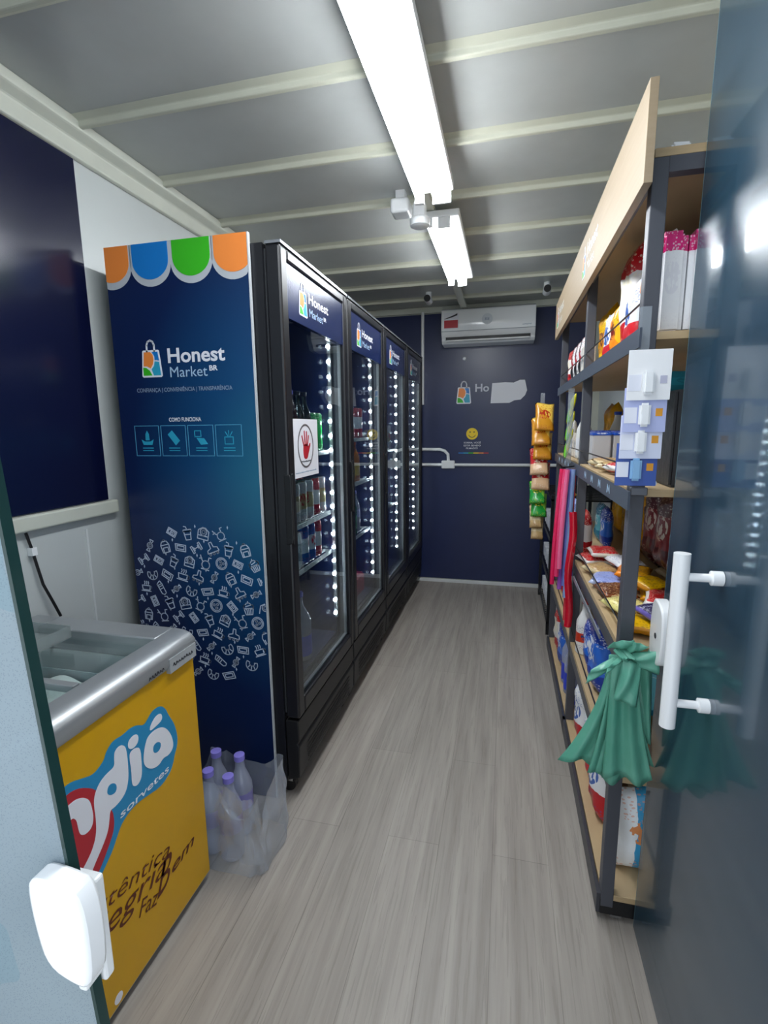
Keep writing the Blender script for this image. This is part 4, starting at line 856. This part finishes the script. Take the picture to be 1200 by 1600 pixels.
t = thing('binder_clip', 'grey metal clip below the blister cards on the near post', 'clip', (.317, 1.30, 1.23)); obj('jaw', bx(.298, .336, 1.302, 1.3185, 1.232, 1.252), M('zinc', '6e7076', .3, .7), t, bevel=.002); obj('knob', MB().lathe([(.008, 0), (.006, -.008)], (.35, 1.316, 1.262), 12, 'Y'), WHITEP, t, True)
# ---- green carrier bags
gp = NT('green carrier bag film'); cg = gp.mix(gp.noise(gp.coord(), 7, 3), hexc('3f9a80'), hexc('86ccb6')); gp.l(cg, gp.p.inputs['Base Color']); gp.p.inputs['Roughness'].default_value = .28
gp.bump(gp.noise(gp.coord('Object', (1, 1, .35)), 34, 3), .5, .008)
gt = gp.n('ShaderNodeBsdfTranslucent'); gp.l(cg, gt.inputs[0]); gm = gp.n('ShaderNodeMixShader'); gm.inputs[0].default_value = .25; gp.l(gp.p.outputs[0], gm.inputs[1]); gp.l(gt.outputs[0], gm.inputs[2]); gp.l(gm.outputs[0], gp.out.inputs[0]); GB = gp.m
g = thing('carrier_bag_bundle', 'bundle of green plastic carrier bags hanging from the near shelf post', 'carrier bags', (.30, 1.28, .50), None)
KX, KZ = .300, .838
def sheet(a0, a1, L, y, w0, seed, fold=.010, hem=.0):
    """pleated sheet fanning down from the knot between angles a0..a1 from vertical"""
    rnd = random.Random(seed); ph = rnd.uniform(0, 6)
    def fn(u, v):
        a = a0+(a1-a0)*u; r = .012+L*v*(1-.04*sin(7*u+ph)); sp = .35+.65*v
        return (KX+math.sin(a*sp)*r+w0*(u-.5), y-fold*v*(1.2-.4*v)*sin(u*pi*4+ph)-.012*v, KZ-math.cos(a*sp)*r)
    return MB().grid(fn, 22, 18)
for i, (a0, a1, L, y, w0) in enumerate(((-.36, -.10, .31, 1.268, .05), (-.14, .04, .325, 1.262, .05), (-.02, .16, .31, 1.246, .06), (.02, .20, .30, 1.282, .06), (-.30, -.05, .30, 1.286, .05))):
    o = obj('bag', sheet(a0, a1, L, y, w0, i), GB, g, True); s_ = o.modifiers.new('thickness', 'SOLIDIFY'); s_.thickness = .0012
def flap(pts, y0, y1, nm='handle_loop'):
    def fn(u, v):
        a = [Vector((p[0], 0, p[1])) for p in pts]; p = (a[0]*(1-u)+a[1]*u)*(1-v)+(a[3]*(1-u)+a[2]*u)*v
        return (p.x, y0+(y1-y0)*v-.012*sin(pi*u)*sin(pi*v)+.004*sin(9*u+4*v), p.z)
    o = obj(nm, MB().grid(fn, 12, 12), GB, g, True); s_ = o.modifiers.new('thickness', 'SOLIDIFY'); s_.thickness = .0012
flap([(.298, .842), (.338, .822), (.325, .728), (.272, .745)], 1.246, 1.212, 'folded_flap')
flap([(.300, .842), (.30, .825), (.375, .805), (.372, .868)], 1.262, 1.236)
flap([(.298, .836), (.300, .820), (.212, .760), (.222, .800)], 1.270, 1.244); flap([(.30, .84), (.296, .83), (.250, .80), (.262, .83)], 1.258, 1.222)
flap([(.262, .850), (.33, .856), (.318, .884), (.272, .876)], 1.264, 1.250); flap([(.296, .842), (.32, .842), (.352, .872), (.318, .882)], 1.27, 1.246)
flap([(.372, .86), (.340, .80), (.348, .62), (.378, .60)], 1.29, 1.27)
kt = MB()
for a in range(7): kt.tube([(KX+.004*a-.02, 1.262, KZ+.012), (KX-.01+.005*a, 1.244-.003*(a % 3), KZ+.002), (KX+.018-.004*a, 1.256, KZ-.016)], .006, 6)
obj('knot', kt, GB, g, True)
# ---- wire rack at the far end
t = thing('wire_rack', 'low black wire rack beyond the shelves near the back wall', 'rack', (.5, 3.78, 0))
for x in (.30, .66):
    for y in (3.36, 4.20): obj('post', bx(x, x+.022, y, y+.022, 0, .96), BLK, t)
for z in (.08, .36, .64, .92):
    b = MB(); b.box(.30, .682, 3.36, 3.37, z, z+.012); b.box(.30, .682, 4.21, 4.22, z, z+.012); b.box(.30, .31, 3.36, 4.22, z, z+.012); b.box(.672, .682, 3.36, 4.22, z, z+.012)
    for k_ in range(18): b.box(.31, .672, 3.40+k_*.045, 3.403+k_*.045, z+.003, z+.008)
    obj('wire_shelf', b, BLK, t)
for z, nm in ((.0925, 'bottom'), (.3725, 'second'), (.6525, 'third')):
    for i in range(6): place('whitebox', (.37, 3.46+i*.13, z), 0, 'small white carton on the %s shelf of the wire rack' % nm, 'carton', 'white cartons on the %s rack shelf' % nm)
place('l_orange', (.40, 3.48, .9325), .3, 'orange packet lying on top of the wire rack', 'packet')

# ------------------------------------------------------------------ cooler contents
def row(key, xs, ys, z, label, cat, group):
    for x in xs:
        for y in ys: place(key, (x, y, z), random.uniform(0, 6), label, cat, group)
z = 1.2645; B0 = 'first cooler'
for i, y in enumerate((1.81, 1.88)): place('beer_amber', (-.845, y, z+.04), i, 'amber beer bottle behind the glass of the first cooler, %s' % ('nearest the entrance' if i == 0 else 'second from the entrance'), 'bottle')
for i, y in enumerate((1.95, 2.02)): place('beer_green', (-.845, y, z+.04), i, 'dark green beer bottle in the first cooler, %s' % ('beside the amber ones' if i == 0 else 'beside the green cans'), 'bottle')
row('can_green', (-.85, -.93), (2.09, 2.16), z+.04, 'tall green can on the upper shelf of the first cooler', 'can', 'green cans in the first cooler')
row('can_silver', (-.84, -.915, -.99), (1.70, 1.775, 1.85, 1.925, 2.0), 1.0195, 'silver and gold can on the middle shelf of the first cooler', 'can', 'silver gold cans')
place('can_silver', (-.84, 2.15, 1.0195), 0, 'silver can nearest the lights on the middle shelf, first cooler', 'can'); place('can_red', (-.84, 2.075, 1.0195), 0, 'red can at the far end of the middle shelf, first cooler', 'can'); place('can_red', (-.915, 2.075, 1.0195), 0, 'red can behind another on the middle shelf, first cooler', 'can')
row('can_steel', (-.84, -.915, -.99), (1.70, 1.775, 1.85), .8295, 'plain grey can on the lower shelf of the first cooler', 'can', 'grey cans')
row('can_blue', (-.84, -.915), (1.93, 2.005), .8295, 'blue can on the lower shelf of the first cooler', 'can', 'blue cans')
place('can_red', (-.84, 2.08, .8295), 0, 'red can beside blue cans on the lower shelf, first cooler', 'can')
place('water_big', (-.86, 1.73, .4085), 0, 'clear bottle with blue label on the floor of the first cooler, near side', 'bottle'); place('water_big', (-.85, 1.90, .4085), 0, 'clear bottle with blue label on the floor of the first cooler, middle', 'bottle')
Y2 = COOLGAP[1]
row('can_red', (-.84, -.92), (Y2+.36, Y2+.44, Y2+.52), 1.3495, 'red can on the upper shelf of the second cooler', 'can', 'red cans in the second cooler')
place('orange_soda', (-.84, Y2+.36, 1.1045), 0, 'orange drink bottle on the middle shelf of the second cooler', 'bottle'); place('orange_soda', (-.84, Y2+.45, 1.1045), 0, 'second orange drink bottle on the middle shelf, further from the entrance', 'bottle')
place('green_soda', (-.84, Y2+.37, .8045), 0, 'green soda bottle in the second cooler', 'bottle'); place('water_small', (-.86, Y2+.50, .8045), 0, 'clear bottle beside the green soda, second cooler', 'bottle')
mk_box('redcrate', 'drink_pack', .2, .26, .12, M('magenta shrink pack', 'a01844', .3), .01); place('redcrate', (-.93, Y2+.46, .4085), 0, 'crimson drink pack on the floor of the second cooler', 'pack')
Y3 = COOLGAP[2]
row('can_silver', (-.84,), (Y3+.38, Y3+.46, Y3+.54), 1.2545, 'silver can on the upper shelf of the third cooler', 'can', 'silver cans in the third cooler')
row('water_small', (-.84,), (Y3+.38, Y3+.46, Y3+.54), .8545, 'small clear bottle on the lower shelf of the third cooler', 'bottle', 'clear bottles in the third cooler')
# prohibition notice
t = thing('notice_paper', 'white paper notice with a red hand in a ring on the first cooler glass', 'notice', (-.729, 1.75, 1.22))
pf = -.7285
obj('paper', bx(-.7298, pf, 1.623, 1.875, 1.225, 1.437), WPR, t)
tn = lambda u, v, h: (pf+h, u, v)
obj('ring_print', MB().stroke(c_arc := [(1.752+.072*cos(2*pi*k_/28), 1.338+.078*sin(2*pi*k_/28)) for k_ in range(29)], .007, tn, .0006), M('grey ring', '6a6468', .5), t)
hb = MB(); hb.prism(smooth_poly([(1.725, 1.315), (1.735, 1.29), (1.765, 1.29), (1.78, 1.315), (1.80, 1.345), (1.79, 1.35), (1.775, 1.335), (1.77, 1.345), (1.73, 1.345)], 1), tn, .0006)
for (a, b_) in (((1.733, 1.34), (1.718, 1.375)), ((1.745, 1.34), (1.741, 1.392)), ((1.757, 1.34), (1.762, 1.39)), ((1.767, 1.34), (1.78, 1.375))): hb.stroke([a, b_], .009, tn, .0006)
obj('hand_print', hb, RED, t)
marks('print_line', INK, t, (pf, 1.705, 1.278), (0, .095, 0), (0, 0, .007), 14, 5); marks('print_line', GREYPR, t, (pf, 1.65, 1.24), (0, .2, 0), (0, 0, .006), 26, 6)

# ------------------------------------------------------------------ water bottles in shrink wrap
for i, (x, y, s) in enumerate(((-.955, 1.385, 'back left'), (-.865, 1.385, 'back'), (-.925, 1.29, 'front left'), (-.845, 1.28, 'front'))):
    place('water_small', (x, y, .003), i, 'clear water bottle with lilac cap in the wrapped pack, %s' % s, 'bottle').scale = (1.12, 1.12, 1.24)
sw = thing('shrink_wrap', 'torn clear plastic wrap around water bottles on the floor beside the freezer', 'plastic wrap', (-.86, 1.33, 0))
WR = clear('crumpled clear film', 'e9eef4', .10, .10, .24, 'e2e8f2')
def wrapf(u, v):
    a = 2*pi*u; cx, cy = -.850, 1.325; rx, ry = .148, .115; e = .42
    cs, sn = cos(a), sin(a); x = cx+rx*math.copysign(abs(cs)**e, cs); y = cy+ry*math.copysign(abs(sn)**e, sn)
    top = .268+.02*sin(3*a)+.012*sin(7*a+1)
    d = cs+.35*(-sn)
    if d > .3: top -= .10*max(0, 1-abs((a % (2*pi))-5.75)/.35)
    cr = 1+.022*sin(9*a+14*v)+.018*sin(15*a-9*v)+.012*sin(31*a+3*v)
    z = .004+top*v; k_ = cr*(1-.16*max(0, v-.72)/.28*(1 if cs < .2 else .2))
    return (cx+(x-cx)*k_, cy+(y-cy)*k_, z)
o = obj('film', MB().grid(wrapf, 90, 26), WR, sw, True)
ft = MB().grid(lambda u, v: (-.83+.13*u+.006*sin(12*v), 1.215+.006*sin(8*u+5*v), .05+.25*v-(.10*sin(pi*u) if v > .6 else 0)*(v-.6)/.4), 18, 18)
obj('torn_flap', ft, WR, sw, True)
# produce and small goods that fill the open end of the lower shelves
POT = M('pale onion skin', 'c9bb86', .45, 0, .15, bump=.3)
for i, (x, y, r) in enumerate(((.375, 1.535, .036), (.445, 1.53, .038), (.41, 1.60, .037))):
    o = obj('onion', MB().lathe([(.004, 0), (r*.75, r*.25), (r, r*.85), (r*.8, r*1.4), (r*.25, r*1.8), (.004, r*2.05)], (x, y, .0855), 16), POT, smooth=True)
    tag(o, ('pale onion nearest the post behind the white and blue sack, bottom shelf', 'pale onion towards the wall behind the white and blue sack, bottom shelf', 'pale onion deepest behind the white and blue sack, bottom shelf')[i], 'onion')
for i, (x, y, c_, rz_, lab) in enumerate(((.62, 1.57, 'teal', .1, 'teal standing packet against the wall, open end of the bottom shelf'), (.61, 1.64, 'brown', .1, 'brown standing packet towards the wall, open end of the fourth shelf'), (.60, 1.80, 'green', .1, 'green standing packet towards the wall on the fourth shelf'))):
    place('s_'+c_, (x, y, .0855 if i == 0 else .4605), rz_, lab, 'packet')
